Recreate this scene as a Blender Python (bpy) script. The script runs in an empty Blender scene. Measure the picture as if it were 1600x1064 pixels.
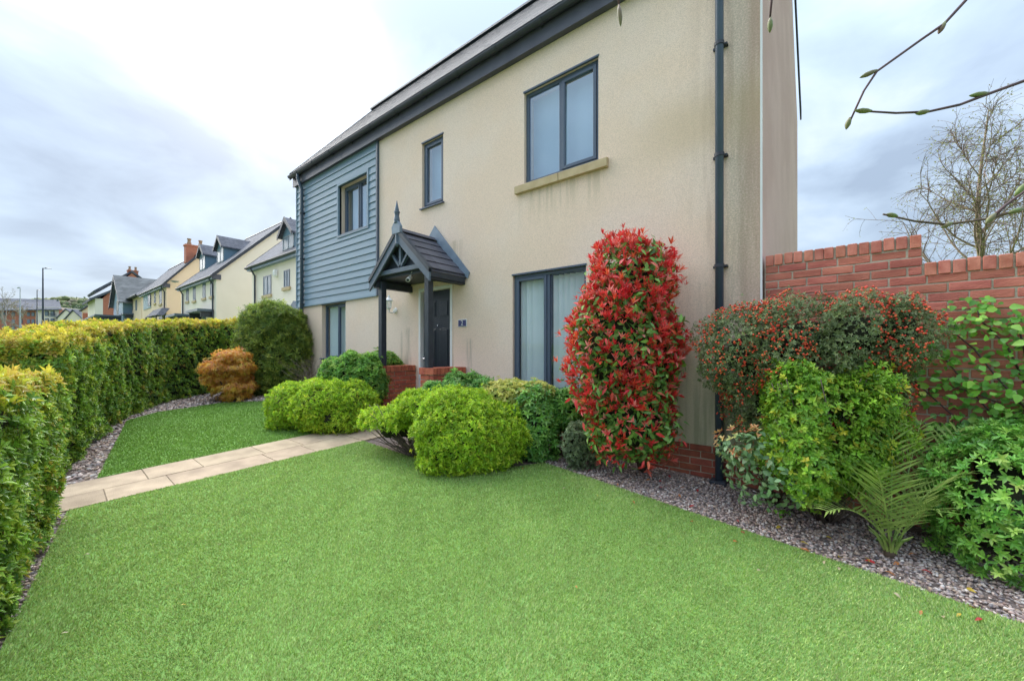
import bpy, bmesh, math
import numpy as np
from mathutils import Vector, Matrix

R = math.radians
rng = np.random.default_rng(11)
S = bpy.context.scene
COL = S.collection

# ------------------------------------------------------------------ camera
F, CX, HY, H = 622.0, 800.0, 548.0, 1.37          # focal px (of 1600), centre, horizon row, eye height over datum
FW = np.array([-0.6236, 0.7817]); RT = np.array([0.7817, 0.6236])
cam = bpy.data.cameras.new('camera'); camo = bpy.data.objects.new('camera', cam); COL.objects.link(camo)
camo.location = (0, 0, H); camo.rotation_euler = (R(90), 0, math.atan2(FW[1], FW[0]) - math.pi / 2)
cam.sensor_width = 36; cam.lens = F / 1600 * 36; cam.shift_y = (HY - 532) / 1600
cam.clip_start = 0.05; cam.clip_end = 3000
S.camera = camo

# ------------------------------------------------------------------ world + sun (overcast)
SUN = Vector((-1.12, 0.385, 0.80)).normalized()
W = bpy.data.worlds.new('World'); S.world = W; W.use_nodes = True
def world():
    nt = W.node_tree; n = nt.nodes; L = nt.links; n.clear()
    def nd(t, **k):
        o = n.new(t)
        for a, b in k.items(): setattr(o, a, b)
        return o
    def mth(op, a, b=None, clamp=False):
        m = nd('ShaderNodeMath', operation=op); m.use_clamp = clamp
        for i, v in enumerate((a, b)):
            if v is None: continue
            if isinstance(v, (int, float)): m.inputs[i].default_value = v
            else: L.new(v, m.inputs[i])
        return m.outputs[0]
    out = nd('ShaderNodeOutputWorld')
    sky = nd('ShaderNodeTexSky', sky_type='NISHITA'); sky.sun_disc = False
    sky.sun_elevation = math.asin(SUN.z); sky.sun_rotation = math.atan2(SUN.x, SUN.y)
    bsky = nd('ShaderNodeBackground'); bsky.inputs[1].default_value = 0.05; L.new(sky.outputs[0], bsky.inputs[0])
    tc = nd('ShaderNodeTexCoord'); sp = nd('ShaderNodeSeparateXYZ'); L.new(tc.outputs['Generated'], sp.inputs[0])
    z = mth('MAXIMUM', sp.outputs[2], 0.0); den = mth('ADD', z, 0.22)
    cv = nd('ShaderNodeCombineXYZ'); L.new(mth('DIVIDE', sp.outputs[0], den), cv.inputs[0]); L.new(mth('DIVIDE', sp.outputs[1], den), cv.inputs[1])
    no = nd('ShaderNodeTexNoise'); no.inputs['Scale'].default_value = 1.5; no.inputs['Detail'].default_value = 7; no.inputs['Roughness'].default_value = .52; no.inputs['Distortion'].default_value = .35
    va = nd('ShaderNodeVectorMath', operation='ADD'); va.inputs[1].default_value = (1.6, 9.4, 0); L.new(cv.outputs[0], va.inputs[0]); L.new(va.outputs[0], no.inputs[0])
    rp = nd('ShaderNodeValToRGB'); e = rp.color_ramp.elements
    e[0].position = .38; e[0].color = (.073, .091, .117, 1)
    e[1].position = .70; e[1].color = (.150, .170, .193, 1)
    m_ = rp.color_ramp.elements.new(.53); m_.color = (.102, .126, .156, 1)
    L.new(no.outputs[0], rp.inputs[0])
    # glow of the hidden sun in the cloud deck
    vd = nd('ShaderNodeVectorMath', operation='DOT_PRODUCT'); L.new(tc.outputs['Generated'], vd.inputs[0]); vd.inputs[1].default_value = SUN
    g = mth('POWER', mth('MAXIMUM', vd.outputs['Value'], 0.0), 130.0)
    g2 = mth('MULTIPLY', g, mth('ADD', mth('MULTIPLY', no.outputs[0], 1.5), .15))
    mx = nd('ShaderNodeMixRGB', blend_type='ADD'); mx.inputs[0].default_value = 1
    L.new(rp.outputs[0], mx.inputs[1])
    gc = nd('ShaderNodeCombineXYZ')
    for i, k in enumerate((1.0, .95, .9)): L.new(mth('MULTIPLY', g2, k * .26), gc.inputs[i])
    L.new(gc.outputs[0], mx.inputs[2])
    # overhead sky raised more steeply than CIE overcast, added to light the facade
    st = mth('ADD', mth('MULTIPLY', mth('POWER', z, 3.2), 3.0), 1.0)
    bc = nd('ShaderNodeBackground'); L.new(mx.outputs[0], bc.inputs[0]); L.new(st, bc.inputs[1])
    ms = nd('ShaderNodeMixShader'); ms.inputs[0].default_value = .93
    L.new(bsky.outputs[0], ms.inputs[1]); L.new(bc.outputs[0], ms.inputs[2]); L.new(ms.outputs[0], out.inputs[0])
world()
sl = bpy.data.lights.new('sun', 'SUN'); sl.energy = 1.5; sl.angle = R(80); sl.color = (1, .96, .9)
so = bpy.data.objects.new('sun', sl); COL.objects.link(so); so.rotation_euler = (-SUN).to_track_quat('-Z', 'Y').to_euler()
S.view_settings.view_transform = 'Standard'; S.view_settings.look = 'None'
S.view_settings.exposure = 2.55; S.view_settings.gamma = 1
S.render.engine = 'CYCLES'; S.cycles.use_denoising = True; S.cycles.max_bounces = 7
S.cycles.transparent_max_bounces = 12

# ------------------------------------------------------------------ pixel -> place
PX = [-400, -190, -85, -50, -30, -15, 0, 4, 40]; PZ = [11, 7.1, 4.2, 2.45, 1.45, .58, 0, -.15, -.3]
def gz(X, Y):
    return np.interp(X, PX, PZ) + .0414 * np.clip(Y, -3, 5.5) - .227
def dirv(px, py):
    d = FW + RT * (px - CX) / F
    return np.array([d[0], d[1], (HY - py) / F])
def gnd(px, py, lift=0.):
    d = dirv(px, py); a, b, c = .0387, .0414, -.227 + lift
    t = (c - H) / (d[2] + a * d[0] - b * d[1]); return np.array([0, 0, H]) + d * t
def fwg(px, py):
    p = gnd(px, py); return float(p[:2] @ FW)
def at(px, py, fw):
    return np.array([0, 0, H]) + dirv(px, py) * fw
def fx(px, Y):
    dx = px - CX; return Y * (dx * RT[0] - F * RT[1]) / (F * RT[0] + dx * RT[1])
def fz(px, py, Y):
    return H + (HY - py) * Y / (F * RT[0] + RT[1] * (px - CX))

# ------------------------------------------------------------------ materials
def new_mat(name):
    m = bpy.data.materials.new(name); m.use_nodes = True
    nt = m.node_tree; b = nt.nodes['Principled BSDF']
    return m, nt, b
def M(name, c1, c2=None, scale=6., rough=.7, bump=0., bscale=80., spec=.4, metal=0., rnd=0., stretch=(1, 1, 1), detail=5, coords='world'):
    m, nt, b = new_mat(name); n, L = nt.nodes, nt.links
    b.inputs['Roughness'].default_value = rough; b.inputs['Metallic'].default_value = metal
    b.inputs['Specular IOR Level'].default_value = spec
    geo = n.new('ShaderNodeNewGeometry'); mp = n.new('ShaderNodeMapping'); mp.inputs['Scale'].default_value = stretch
    if coords == 'world': L.new(geo.outputs['Position'], mp.inputs[0])
    else:
        tc = n.new('ShaderNodeTexCoord'); L.new(tc.outputs['Object'], mp.inputs[0])
    no = n.new('ShaderNodeTexNoise'); no.inputs['Scale'].default_value = scale; no.inputs['Detail'].default_value = detail
    L.new(mp.outputs[0], no.inputs[0])
    c2 = c2 or tuple(x * .85 for x in c1)
    rp = n.new('ShaderNodeValToRGB'); e = rp.color_ramp.elements
    e[0].position = .33; e[0].color = (*c2, 1); e[1].position = .67; e[1].color = (*c1, 1)
    L.new(no.outputs[0], rp.inputs[0]); col = rp.outputs[0]
    if rnd:
        oi = n.new('ShaderNodeObjectInfo'); hs = n.new('ShaderNodeHueSaturation')
        mr = n.new('ShaderNodeMapRange'); mr.inputs['To Min'].default_value = 1 - rnd; mr.inputs['To Max'].default_value = 1 + rnd
        L.new(oi.outputs['Random'], mr.inputs[0]); L.new(mr.outputs[0], hs.inputs['Value'])
        m2 = n.new('ShaderNodeMath'); m2.operation = 'FRACT'; m3 = n.new('ShaderNodeMath'); m3.operation = 'MULTIPLY'; m3.inputs[1].default_value = 7.31
        L.new(oi.outputs['Random'], m3.inputs[0]); L.new(m3.outputs[0], m2.inputs[0])
        mr2 = n.new('ShaderNodeMapRange'); mr2.inputs['To Min'].default_value = .5 - rnd * .03; mr2.inputs['To Max'].default_value = .5 + rnd * .03
        L.new(m2.outputs[0], mr2.inputs[0]); L.new(mr2.outputs[0], hs.inputs['Hue'])
        L.new(col, hs.inputs['Color']); col = hs.outputs[0]
    L.new(col, b.inputs['Base Color'])
    if bump:
        nb = n.new('ShaderNodeTexNoise'); nb.inputs['Scale'].default_value = bscale; nb.inputs['Detail'].default_value = 3
        L.new(mp.outputs[0], nb.inputs[0]); bp = n.new('ShaderNodeBump'); bp.inputs['Strength'].default_value = bump; bp.inputs['Distance'].default_value = .01
        L.new(nb.outputs[0], bp.inputs['Height']); L.new(bp.outputs[0], b.inputs['Normal'])
    return m
def leaf_mat(name, rough=.45, trans=.42, source='col', spec=.45):
    m, nt, b = new_mat(name); n, L = nt.nodes, nt.links
    if source == 'col':
        a = n.new('ShaderNodeAttribute'); a.attribute_name = 'col'; c = a.outputs['Color']
    else:
        a = n.new('ShaderNodeObjectInfo'); c = a.outputs['Color']
    L.new(c, b.inputs['Base Color']); b.inputs['Roughness'].default_value = rough; b.inputs['Specular IOR Level'].default_value = spec
    t = n.new('ShaderNodeBsdfTranslucent'); L.new(c, t.inputs[0])
    mx = n.new('ShaderNodeMixShader'); mx.inputs[0].default_value = trans
    L.new(b.outputs[0], mx.inputs[1]); L.new(t.outputs[0], mx.inputs[2]); L.new(mx.outputs[0], n['Material Output'].inputs[0])
    return m
def glass_mat(name, ior=4., tint=(.9, .95, .97), refl=.0):
    m, nt, b = new_mat(name); n, L = nt.nodes, nt.links; n.remove(b)
    lw = n.new('ShaderNodeLayerWeight'); lw.inputs[0].default_value = .5; fr = n.new('ShaderNodeMath'); fr.operation = 'POWER'; fr.inputs[1].default_value = ior; L.new(lw.outputs['Facing'], fr.inputs[0])
    tr = n.new('ShaderNodeBsdfTransparent'); tr.inputs[0].default_value = (*tint, 1)
    gl = n.new('ShaderNodeBsdfGlossy'); gl.inputs['Roughness'].default_value = .01; gl.inputs[0].default_value = (.80, .90, 1, 1)
    mr = n.new('ShaderNodeMapRange'); mr.inputs['To Min'].default_value = refl; mr.inputs['To Max'].default_value = 1.; L.new(fr.outputs[0], mr.inputs[0])
    mx = n.new('ShaderNodeMixShader'); L.new(mr.outputs[0], mx.inputs[0]); L.new(tr.outputs[0], mx.inputs[1]); L.new(gl.outputs[0], mx.inputs[2])
    L.new(mx.outputs[0], n['Material Output'].inputs[0]); return m

def wall_mat(name, base, alt, stains=True):
    """painted masonry render with water streaks and algae"""
    m, nt, b = new_mat(name); n, L = nt.nodes, nt.links
    b.inputs['Roughness'].default_value = .9; b.inputs['Specular IOR Level'].default_value = .2
    geo = n.new('ShaderNodeNewGeometry'); pos = geo.outputs['Position']
    sp = n.new('ShaderNodeSeparateXYZ'); L.new(pos, sp.inputs[0])
    def noise(scale, stretch=(1, 1, 1), detail=5):
        mp = n.new('ShaderNodeMapping'); mp.inputs['Scale'].default_value = stretch; L.new(pos, mp.inputs[0])
        t = n.new('ShaderNodeTexNoise'); t.inputs['Scale'].default_value = scale; t.inputs['Detail'].default_value = detail
        L.new(mp.outputs[0], t.inputs[0]); return t.outputs[0]
    def rng_(v, a, b_, lo=0., hi=1.):
        r = n.new('ShaderNodeMapRange'); r.interpolation_type = 'SMOOTHSTEP'
        r.inputs['From Min'].default_value = a; r.inputs['From Max'].default_value = b_; r.inputs['To Min'].default_value = lo; r.inputs['To Max'].default_value = hi
        L.new(v, r.inputs[0]); return r.outputs[0]
    def mul(a, b_):
        t = n.new('ShaderNodeMath'); t.operation = 'MULTIPLY'; t.use_clamp = True
        for i, v in enumerate((a, b_)):
            if isinstance(v, (int, float)): t.inputs[i].default_value = v
            else: L.new(v, t.inputs[i])
        return t.outputs[0]
    def mix(f, a, col):
        t = n.new('ShaderNodeMixRGB'); L.new(f, t.inputs[0])
        if isinstance(a, tuple): t.inputs[1].default_value = (*a, 1)
        else: L.new(a, t.inputs[1])
        t.inputs[2].default_value = (*col, 1); return t.outputs[0]
    c = mix(rng_(noise(.9), .4, .65), base, alt)
    c = mix(mul(rng_(noise(150, detail=2), .42, .62), .42), c, tuple(x * .55 for x in base))
    if stains:
        x, z = sp.outputs[0], sp.outputs[2]
        streak = rng_(noise(3.2, (5, 5, .35)), .42, .62)
        fine = rng_(noise(60, detail=3), .35, .6)
        c = mix(mul(mul(rng_(x, -1.5, -.5), streak), .45), c, (.42, .30, .22))
        c = mix(mul(mul(rng_(x, -.86, -.53), rng_(noise(2.2, (4, 4, .3)), .25, .6, .35, 1.)), .72), c, (.47, .30, .235))
        c = mix(mul(mul(rng_(x, -.93, -.80), fine), .35), c, (.33, .27, .18))
        c = mix(mul(mul(rng_(x, -3.2, -1.6), rng_(z, 1.9, .5)), .65), c, (.36, .36, .23))
        c = mix(mul(mul(mul(rng_(x, -2.4, -1.3), rng_(z, 1.5, .4)), streak), .5), c, (.2, .21, .13))
        c = mix(mul(mul(rng_(x, -2.2, -1.2), rng_(z, 4.4, 3.9)), mul(rng_(z, 3.3, 3.8), .4)), c, (.50, .38, .22))
        for xs, wd, zt in ((-4.60, .10, 1.62), (-6.22, .16, 1.85), (-6.42, .05, 1.8), (-5.0, .05, 2.6)):
            d = n.new('ShaderNodeMath'); d.operation = 'SUBTRACT'; L.new(x, d.inputs[0]); d.inputs[1].default_value = xs
            ab = n.new('ShaderNodeMath'); ab.operation = 'ABSOLUTE'; L.new(d.outputs[0], ab.inputs[0])
            c = mix(mul(mul(rng_(ab.outputs[0], wd, wd * .2), rng_(z, zt, zt - .12)), mul(rng_(noise(9, (4, 4, .3)), .35, .65), .45)), c, (.30, .27, .21))
        # rain marks under the sills
        for x0, x1, zt in ((-3.6, -2.2, 3.75), (-5.05, -4.75, 3.2)):
            f = mul(mul(rng_(x, x0 - .05, x0 + .1), rng_(x, x1 + .05, x1 - .1)), mul(rng_(z, zt - .7, zt), rng_(z, zt + .05, zt)))
            c = mix(mul(mul(f, streak), .5), c, (.47, .38, .25))
    L.new(c, b.inputs['Base Color'])
    bp = n.new('ShaderNodeBump'); bp.inputs['Strength'].default_value = .45; bp.inputs['Distance'].default_value = .006
    L.new(noise(170, detail=2), bp.inputs['Height']); L.new(bp.outputs[0], b.inputs['Normal'])
    return m

def slate_mat(name, c1, c2, w=.3, h=.2, rough=.8):
    m, nt, b = new_mat(name); n, L = nt.nodes, nt.links
    b.inputs['Roughness'].default_value = rough; b.inputs['Specular IOR Level'].default_value = .25
    geo = n.new('ShaderNodeNewGeometry'); sp = n.new('ShaderNodeSeparateXYZ'); L.new(geo.outputs['Position'], sp.inputs[0])
    mu = n.new('ShaderNodeMath'); mu.operation = 'MULTIPLY'; mu.inputs[1].default_value = 1.35; L.new(sp.outputs[2], mu.inputs[0])
    ad = n.new('ShaderNodeMath'); ad.operation = 'ADD'; L.new(sp.outputs[0], ad.inputs[0]); L.new(sp.outputs[1], ad.inputs[1])
    cb = n.new('ShaderNodeCombineXYZ'); L.new(ad.outputs[0], cb.inputs[0]); L.new(mu.outputs[0], cb.inputs[1])
    br = n.new('ShaderNodeTexBrick'); br.inputs['Scale'].default_value = 1; br.inputs['Brick Width'].default_value = w; br.inputs['Row Height'].default_value = h
    br.inputs['Mortar Size'].default_value = .008; br.inputs['Color1'].default_value = (*c1, 1); br.inputs['Color2'].default_value = (*c2, 1)
    br.inputs['Mortar'].default_value = (.03, .033, .04, 1); L.new(cb.outputs[0], br.inputs[0])
    no = n.new('ShaderNodeTexNoise'); no.inputs['Scale'].default_value = 1.3; L.new(geo.outputs['Position'], no.inputs[0])
    mx = n.new('ShaderNodeMixRGB'); mx.blend_type = 'OVERLAY'; mx.inputs[0].default_value = .5; L.new(br.outputs[0], mx.inputs[1]); L.new(no.outputs[0], mx.inputs[2])
    L.new(mx.outputs[0], b.inputs['Base Color'])
    return m
def brickwork_mat(name, c1, c2, mortar):
    m, nt, b = new_mat(name); n, L = nt.nodes, nt.links
    b.inputs['Roughness'].default_value = .9
    geo = n.new('ShaderNodeNewGeometry'); sp = n.new('ShaderNodeSeparateXYZ'); L.new(geo.outputs['Position'], sp.inputs[0])
    ad = n.new('ShaderNodeMath'); ad.operation = 'ADD'; L.new(sp.outputs[0], ad.inputs[0]); L.new(sp.outputs[1], ad.inputs[1])
    cb = n.new('ShaderNodeCombineXYZ'); L.new(ad.outputs[0], cb.inputs[0]); L.new(sp.outputs[2], cb.inputs[1])
    br = n.new('ShaderNodeTexBrick'); br.inputs['Scale'].default_value = 1; br.inputs['Brick Width'].default_value = .225; br.inputs['Row Height'].default_value = .075
    br.inputs['Mortar Size'].default_value = .006; br.inputs['Color1'].default_value = (*c1, 1); br.inputs['Color2'].default_value = (*c2, 1); br.inputs['Mortar'].default_value = (*mortar, 1)
    L.new(cb.outputs[0], br.inputs[0]); L.new(br.outputs[0], b.inputs['Base Color']); return m

mt = {}
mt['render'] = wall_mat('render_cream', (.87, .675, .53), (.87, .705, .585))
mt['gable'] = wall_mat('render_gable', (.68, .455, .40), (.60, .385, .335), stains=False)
mt['clad'] = M('cladding_paint', (.19, .28, .355), (.17, .255, .33), scale=3, rough=.55, bump=.12, bscale=40, stretch=(.4, 1, 8), rnd=.05)
mt['frame'] = M('window_frame_grey', (.085, .115, .165), (.075, .10, .15), rough=.4, scale=2)
mt['darkmetal'] = M('gutter_black', (.045, .052, .068), (.034, .039, .052), rough=.5, scale=3)
mt['pipe'] = M('downpipe_grey', (.075, .105, .15), (.06, .085, .125), rough=.35, scale=3)
mt['fascia'] = M('fascia_dark', (.085, .088, .115), (.065, .067, .09), rough=.45, scale=4)
mt['blackwood'] = M('painted_timber', (.035, .045, .06), (.025, .032, .045), rough=.45, scale=9, bump=.1, bscale=60)
mt['leadgrey'] = M('lead_flashing', (.21, .27, .34), (.165, .215, .28), rough=.5, scale=9)
mt['greypaint'] = M('grey_blue_paint', (.10, .135, .18), (.085, .115, .155), rough=.45, scale=9)
mt['door'] = M('door_black', (.025, .032, .045), (.018, .022, .032), rough=.3, scale=25, bump=.15, bscale=120, stretch=(6, 6, .6))
mt['white'] = M('white_upvc', (.80, .80, .78), (.74, .74, .72), rough=.35, scale=3)
mt['chrome'] = M('satin_chrome', (.75, .76, .78), rough=.25, metal=1)
mt['slate'] = slate_mat('slate_roof', (.125, .13, .155), (.09, .095, .118))
mt['slate_near'] = M('slate_near', (.10, .10, .122), (.07, .071, .09), scale=3, rough=.55, bump=.2, bscale=50, rnd=.12)
mt['slate_brown'] = slate_mat('slate_weathered', (.17, .175, .175), (.12, .125, .125), w=1.0, h=.55)
mt['stone'] = M('sill_stone', (.56, .44, .265), (.47, .355, .205), scale=9, rough=.9, bump=.3, bscale=120)
mt['slab'] = M('paving_slab', (.52, .395, .27), (.36, .27, .185), scale=4.5, rough=.92, bump=.3, bscale=90, rnd=.14, detail=9)
mt['brick'] = M('brick_red', (.60, .205, .145), (.42, .125, .09), scale=9, rough=.92, bump=.7, bscale=70, rnd=.17, stretch=(.6, .6, 2.5))
mt['brick_plinth'] = M('brick_dark_red', (.36, .10, .06), (.25, .07, .045), scale=14, rough=.92, bump=.6, bscale=70, rnd=.18)
mt['coping'] = M('brick_coping', (.66, .25, .175), (.44, .13, .085), scale=11, rough=.85, bump=.3, bscale=90, rnd=.15)
mt['porchbrick'] = M('brick_orange', (.50, .14, .075), (.38, .10, .058), scale=14, rough=.9, bump=.5, bscale=80, rnd=.16)
mt['mortar'] = M('mortar', (.52, .45, .35), (.40, .34, .26), scale=18, rough=.95, bump=.6, bscale=110)
mt['joint'] = M('path_joint', (.33, .26, .185), (.24, .19, .135), scale=20, rough=.95)
mt['glass'] = glass_mat('glass', 4., refl=.30)
mt['glass2'] = glass_mat('glass_low', 5., refl=.05)
mt['blind'] = M('blind_fabric', (.86, .90, .88), (.80, .85, .83), scale=3, rough=.9)
mt['curtain_or_dark'] = M('curtain_pale', (.58, .70, .80), (.50, .63, .74), scale=2, rough=.9)
mt['darkroom'] = M('dark_interior', (.05, .06, .07), rough=.9)  # flat dark colour standing in for unlit room depth
mt['navy'] = M('navy_enamel', (.045, .05, .17), rough=.35)
mt['soil'] = M('soil', (.11, .075, .055), (.055, .04, .03), scale=22, rough=1, bump=.9, bscale=60)
mt['gravelbase'] = M('gravel_base', (.26, .20, .175), (.13, .10, .09), scale=45, rough=1, bump=1, bscale=70)
mt['turfbase'] = M('turf_base', (.19, .33, .085), (.15, .28, .065), scale=30, rough=1)
mt['grassland'] = M('grass_verge', (.14, .24, .05), (.09, .16, .035), scale=2, rough=1)
mt['asphalt'] = M('asphalt', (.06, .06, .062), (.045, .045, .048), scale=14, rough=.9)
mt['pavement'] = M('pavement_concrete', (.34, .33, .31), (.28, .27, .26), scale=5, rough=.95)
mt['bark'] = M('bark', (.16, .11, .075), (.09, .06, .042), scale=30, rough=.95, bump=.6, bscale=60)
mt['twig'] = M('dead_twig', (.20, .15, .125), (.12, .085, .07), scale=30, rough=.95)
mt['core'] = M('dark_core', (.035, .04, .018), (.02, .02, .012), scale=20, rough=1, bump=1, bscale=30)  # dark colour of the solid filler added inside plants to stop see-through
mt['birchbark'] = M('birch_bark', (.30, .23, .17), (.17, .13, .09), scale=14, rough=.9)
mt['palebark'] = M('pale_bark', (.36, .32, .28), (.26, .23, .2), scale=2, rough=.9)
mt['twigbark'] = M('twig_bark', (.10, .05, .045), (.06, .033, .033), scale=40, rough=.6)
mt['bud'] = M('bud_green', (.15, .22, .05), (.16, .10, .055), scale=28, rough=.5)
mt['leaf'] = leaf_mat('leaf'); mt['leafgloss'] = leaf_mat('leaf_glossy', .34, .3, spec=.45); mt['leafpart'] = leaf_mat('leaf_piece', .36, .3, 'obj')
mt['turf'] = leaf_mat('turf_blade', .55, .3, spec=.25); mt['pebble'] = leaf_mat('pebble', .8, 0.0, spec=.3)
mt['housewhite'] = M('render_white', (.82, .73, .62), (.78, .69, .58), scale=.8, rough=.9, bump=.1)
mt['housecream'] = M('render_far_cream', (.78, .60, .43), (.74, .57, .40), scale=.8, rough=.9, bump=.1)
mt['housepale'] = M('render_pale', (.80, .69, .55), (.76, .65, .51), scale=.8, rough=.9)
mt['farblue'] = M('cladding_far', (.15, .235, .31), (.13, .21, .285), scale=1, rough=.6)
mt['farblue2'] = M('cladding_far_pale', (.30, .38, .44), (.27, .34, .40), scale=1, rough=.6)
mt['farbrick'] = brickwork_mat('far_brickwork', (.52, .17, .10), (.44, .14, .085), (.42, .22, .15))
mt['grey'] = M('grey_panel', (.30, .33, .37), (.25, .28, .32), rough=.6)
mt['fargreen'] = M('woodland', (.12, .15, .05), (.065, .085, .03), scale=.25, rough=1)
mt['mast'] = M('lamp_column', (.05, .06, .085), rough=.4); mt['mastpale'] = M('lamp_column_pale', (.34, .38, .42), rough=.4)
mt['tan'] = M('tan_frame', (.55, .42, .22), rough=.6); mt['chimneypot'] = M('terracotta', (.36, .24, .16), rough=.85)
mt['greenbin'] = M('green_plastic', (.03, .12, .09), rough=.5)
mt['berry'] = leaf_mat('berry', .3, 0.0, spec=.5)

# ------------------------------------------------------------------ mesh helpers
class MB:
    def __init__(s): s.v = []; s.f = []
    def poly(s, pts):
        i = len(s.v); s.v += [tuple(map(float, p)) for p in pts]; s.f.append(tuple(range(i, i + len(pts)))); return s
    def hexa(s, p):                      # 8 corners: bottom 4 (ccw), top 4
        i = len(s.v); s.v += [tuple(map(float, q)) for q in p]
        s.f += [tuple(i + k for k in q) for q in ((3, 2, 1, 0), (4, 5, 6, 7), (0, 1, 5, 4), (1, 2, 6, 5), (2, 3, 7, 6), (3, 0, 4, 7))]; return s
    def box(s, x0, x1, y0, y1, z0, z1):
        return s.hexa([(x0, y0, z0), (x1, y0, z0), (x1, y1, z0), (x0, y1, z0), (x0, y0, z1), (x1, y0, z1), (x1, y1, z1), (x0, y1, z1)])
    def prism(s, pts, off):              # polygon pts extruded by vector off
        i = len(s.v); n = len(pts); off = np.array(off, float)
        s.v += [tuple(map(float, p)) for p in pts] + [tuple(np.array(p, float) + off) for p in pts]
        s.f.append(tuple(range(i + n - 1, i - 1, -1))); s.f.append(tuple(range(i + n, i + 2 * n)))
        for k in range(n): s.f.append((i + k, i + (k + 1) % n, i + n + (k + 1) % n, i + n + k))
        return s
    def tube(s, pts, rad, n=8, cap=True):
        pts = [np.array(p, float) for p in pts]
        if not hasattr(rad, '__len__'): rad = [rad] * len(pts)
        base = len(s.v); up = None
        for k, p in enumerate(pts):
            d = pts[min(k + 1, len(pts) - 1)] - pts[max(k - 1, 0)]; d = d / (np.linalg.norm(d) + 1e-9)
            if up is None: up = np.array([0, 0, 1.]) if abs(d[2]) < .9 else np.array([1., 0, 0])
            a = np.cross(d, up); a /= np.linalg.norm(a) + 1e-9; b = np.cross(a, d); up = b
            for j in range(n):
                t = 2 * math.pi * j / n; s.v.append(tuple(p + rad[k] * (math.cos(t) * a + math.sin(t) * b)))
        for k in range(len(pts) - 1):
            for j in range(n):
                a0 = base + k * n + j; a1 = base + k * n + (j + 1) % n; s.f.append((a0, a1, a1 + n, a0 + n))
        if cap:
            s.f.append(tuple(base + j for j in range(n - 1, -1, -1))); e = base + (len(pts) - 1) * n; s.f.append(tuple(e + j for j in range(n)))
        return s
    def lathe(s, c, prof, n=12):         # prof: (radius, z)
        base = len(s.v)
        for r, z in prof:
            for j in range(n):
                t = 2 * math.pi * j / n; s.v.append((c[0] + r * math.cos(t), c[1] + r * math.sin(t), c[2] + z))
        for k in range(len(prof) - 1):
            for j in range(n):
                a0 = base + k * n + j; a1 = base + k * n + (j + 1) % n; s.f.append((a0, a1, a1 + n, a0 + n))
        s.f.append(tuple(base + j for j in range(n - 1, -1, -1))); e = base + (len(prof) - 1) * n; s.f.append(tuple(e + j for j in range(n))); return s
    def mesh(s, name):
        me = bpy.data.meshes.new(name); me.from_pydata(s.v, [], s.f); me.update(); return me
def tag(o, label=None, cat=None, group=None, kind=None):
    for k, v in (('label', label), ('category', cat), ('group', group), ('kind', kind)):
        if v: o[k] = v
    return o
BASE = {}
def thing(name, label, cat, loc, group=None):
    o = bpy.data.objects.new(name, None); COL.objects.link(o); o.location = loc; o.empty_display_size = .1
    BASE[o.name] = Vector(loc); return tag(o, label, cat, group)
def link(o, parent):
    COL.objects.link(o)
    if parent is not None:
        o.parent = parent
        if parent.name in BASE: o.matrix_parent_inverse = Matrix.Translation(-BASE[parent.name])
    return o
def ob(name, mb, mat, parent=None, smooth=False, bevel=0.):
    me = mb.mesh(name) if isinstance(mb, MB) else mb
    if not me.materials: me.materials.append(mt[mat] if isinstance(mat, str) else mat)
    o = bpy.data.objects.new(name, me)
    if smooth:
        for p in me.polygons: p.use_smooth = True
    link(o, parent)
    if bevel:
        b = o.modifiers.new('bevel', 'BEVEL'); b.width = bevel; b.segments = 2; b.limit_method = 'ANGLE'
    return o
def box(name, a, mat, parent, bevel=0.): return ob(name, MB().box(*a), mat, parent, bevel=bevel)
def struct(name, mb, mat): return tag(ob(name, mb, mat), kind='structure')

def np_mesh(name, V, Fc, col=None):
    me = bpy.data.meshes.new(name); nv = len(V); nf, k = Fc.shape
    me.vertices.add(nv); me.vertices.foreach_set('co', V.astype(np.float32).ravel())
    me.loops.add(nf * k); me.loops.foreach_set('vertex_index', Fc.astype(np.int32).ravel())
    me.polygons.add(nf); me.polygons.foreach_set('loop_start', np.arange(0, nf * k, k, dtype=np.int32))
    me.update(calc_edges=True)
    if col is not None:
        a = me.color_attributes.new('col', 'FLOAT_COLOR', 'POINT')
        a.data.foreach_set('color', np.c_[col, np.ones(nv)].astype(np.float32).ravel())
    return me
def norm(v): return v / (np.linalg.norm(v, axis=-1, keepdims=True) + 1e-9)
def basis(N, spin):
    N = norm(N); h = np.where(np.abs(N[:, 2:3]) < .95, np.array([[0, 0, 1.]]), np.array([[1., 0, 0]]))
    t = norm(np.cross(h, N)); b = np.cross(N, t); c, s = np.cos(spin)[:, None], np.sin(spin)[:, None]
    return t * c + b * s, -t * s + b * c, N
def scatter(T, P, N, sc, col, spin=None, vcol=None):
    """copies of template T=(V,F) at points P, z axis along N; returns V, F, colours"""
    V, Fc = T; n = len(P)
    if spin is None: spin = rng.uniform(0, 2 * math.pi, n)
    a, b, c = basis(N, spin)
    sc = np.broadcast_to(np.asarray(sc, float), (n,))[:, None, None]
    out = P[:, None, :] + sc * (V[None, :, 0:1] * a[:, None] + V[None, :, 1:2] * b[:, None] + V[None, :, 2:3] * c[:, None])
    Fo = (Fc[None] + (np.arange(n) * len(V))[:, None, None]).reshape(-1, Fc.shape[1])
    cc = np.repeat(np.asarray(col)[:, None, :], len(V), 1)
    if vcol is not None: cc = cc * vcol[None]
    return out.reshape(-1, 3), Fo, cc.reshape(-1, 3)
def join(*parts):
    o = 0; Vs, Fs, Cs = [], [], []
    for V, Fc, C in parts:
        Vs.append(V); Fs.append(Fc + o); Cs.append(C); o += len(V)
    return np.concatenate(Vs), np.concatenate(Fs), np.concatenate(Cs)
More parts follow.
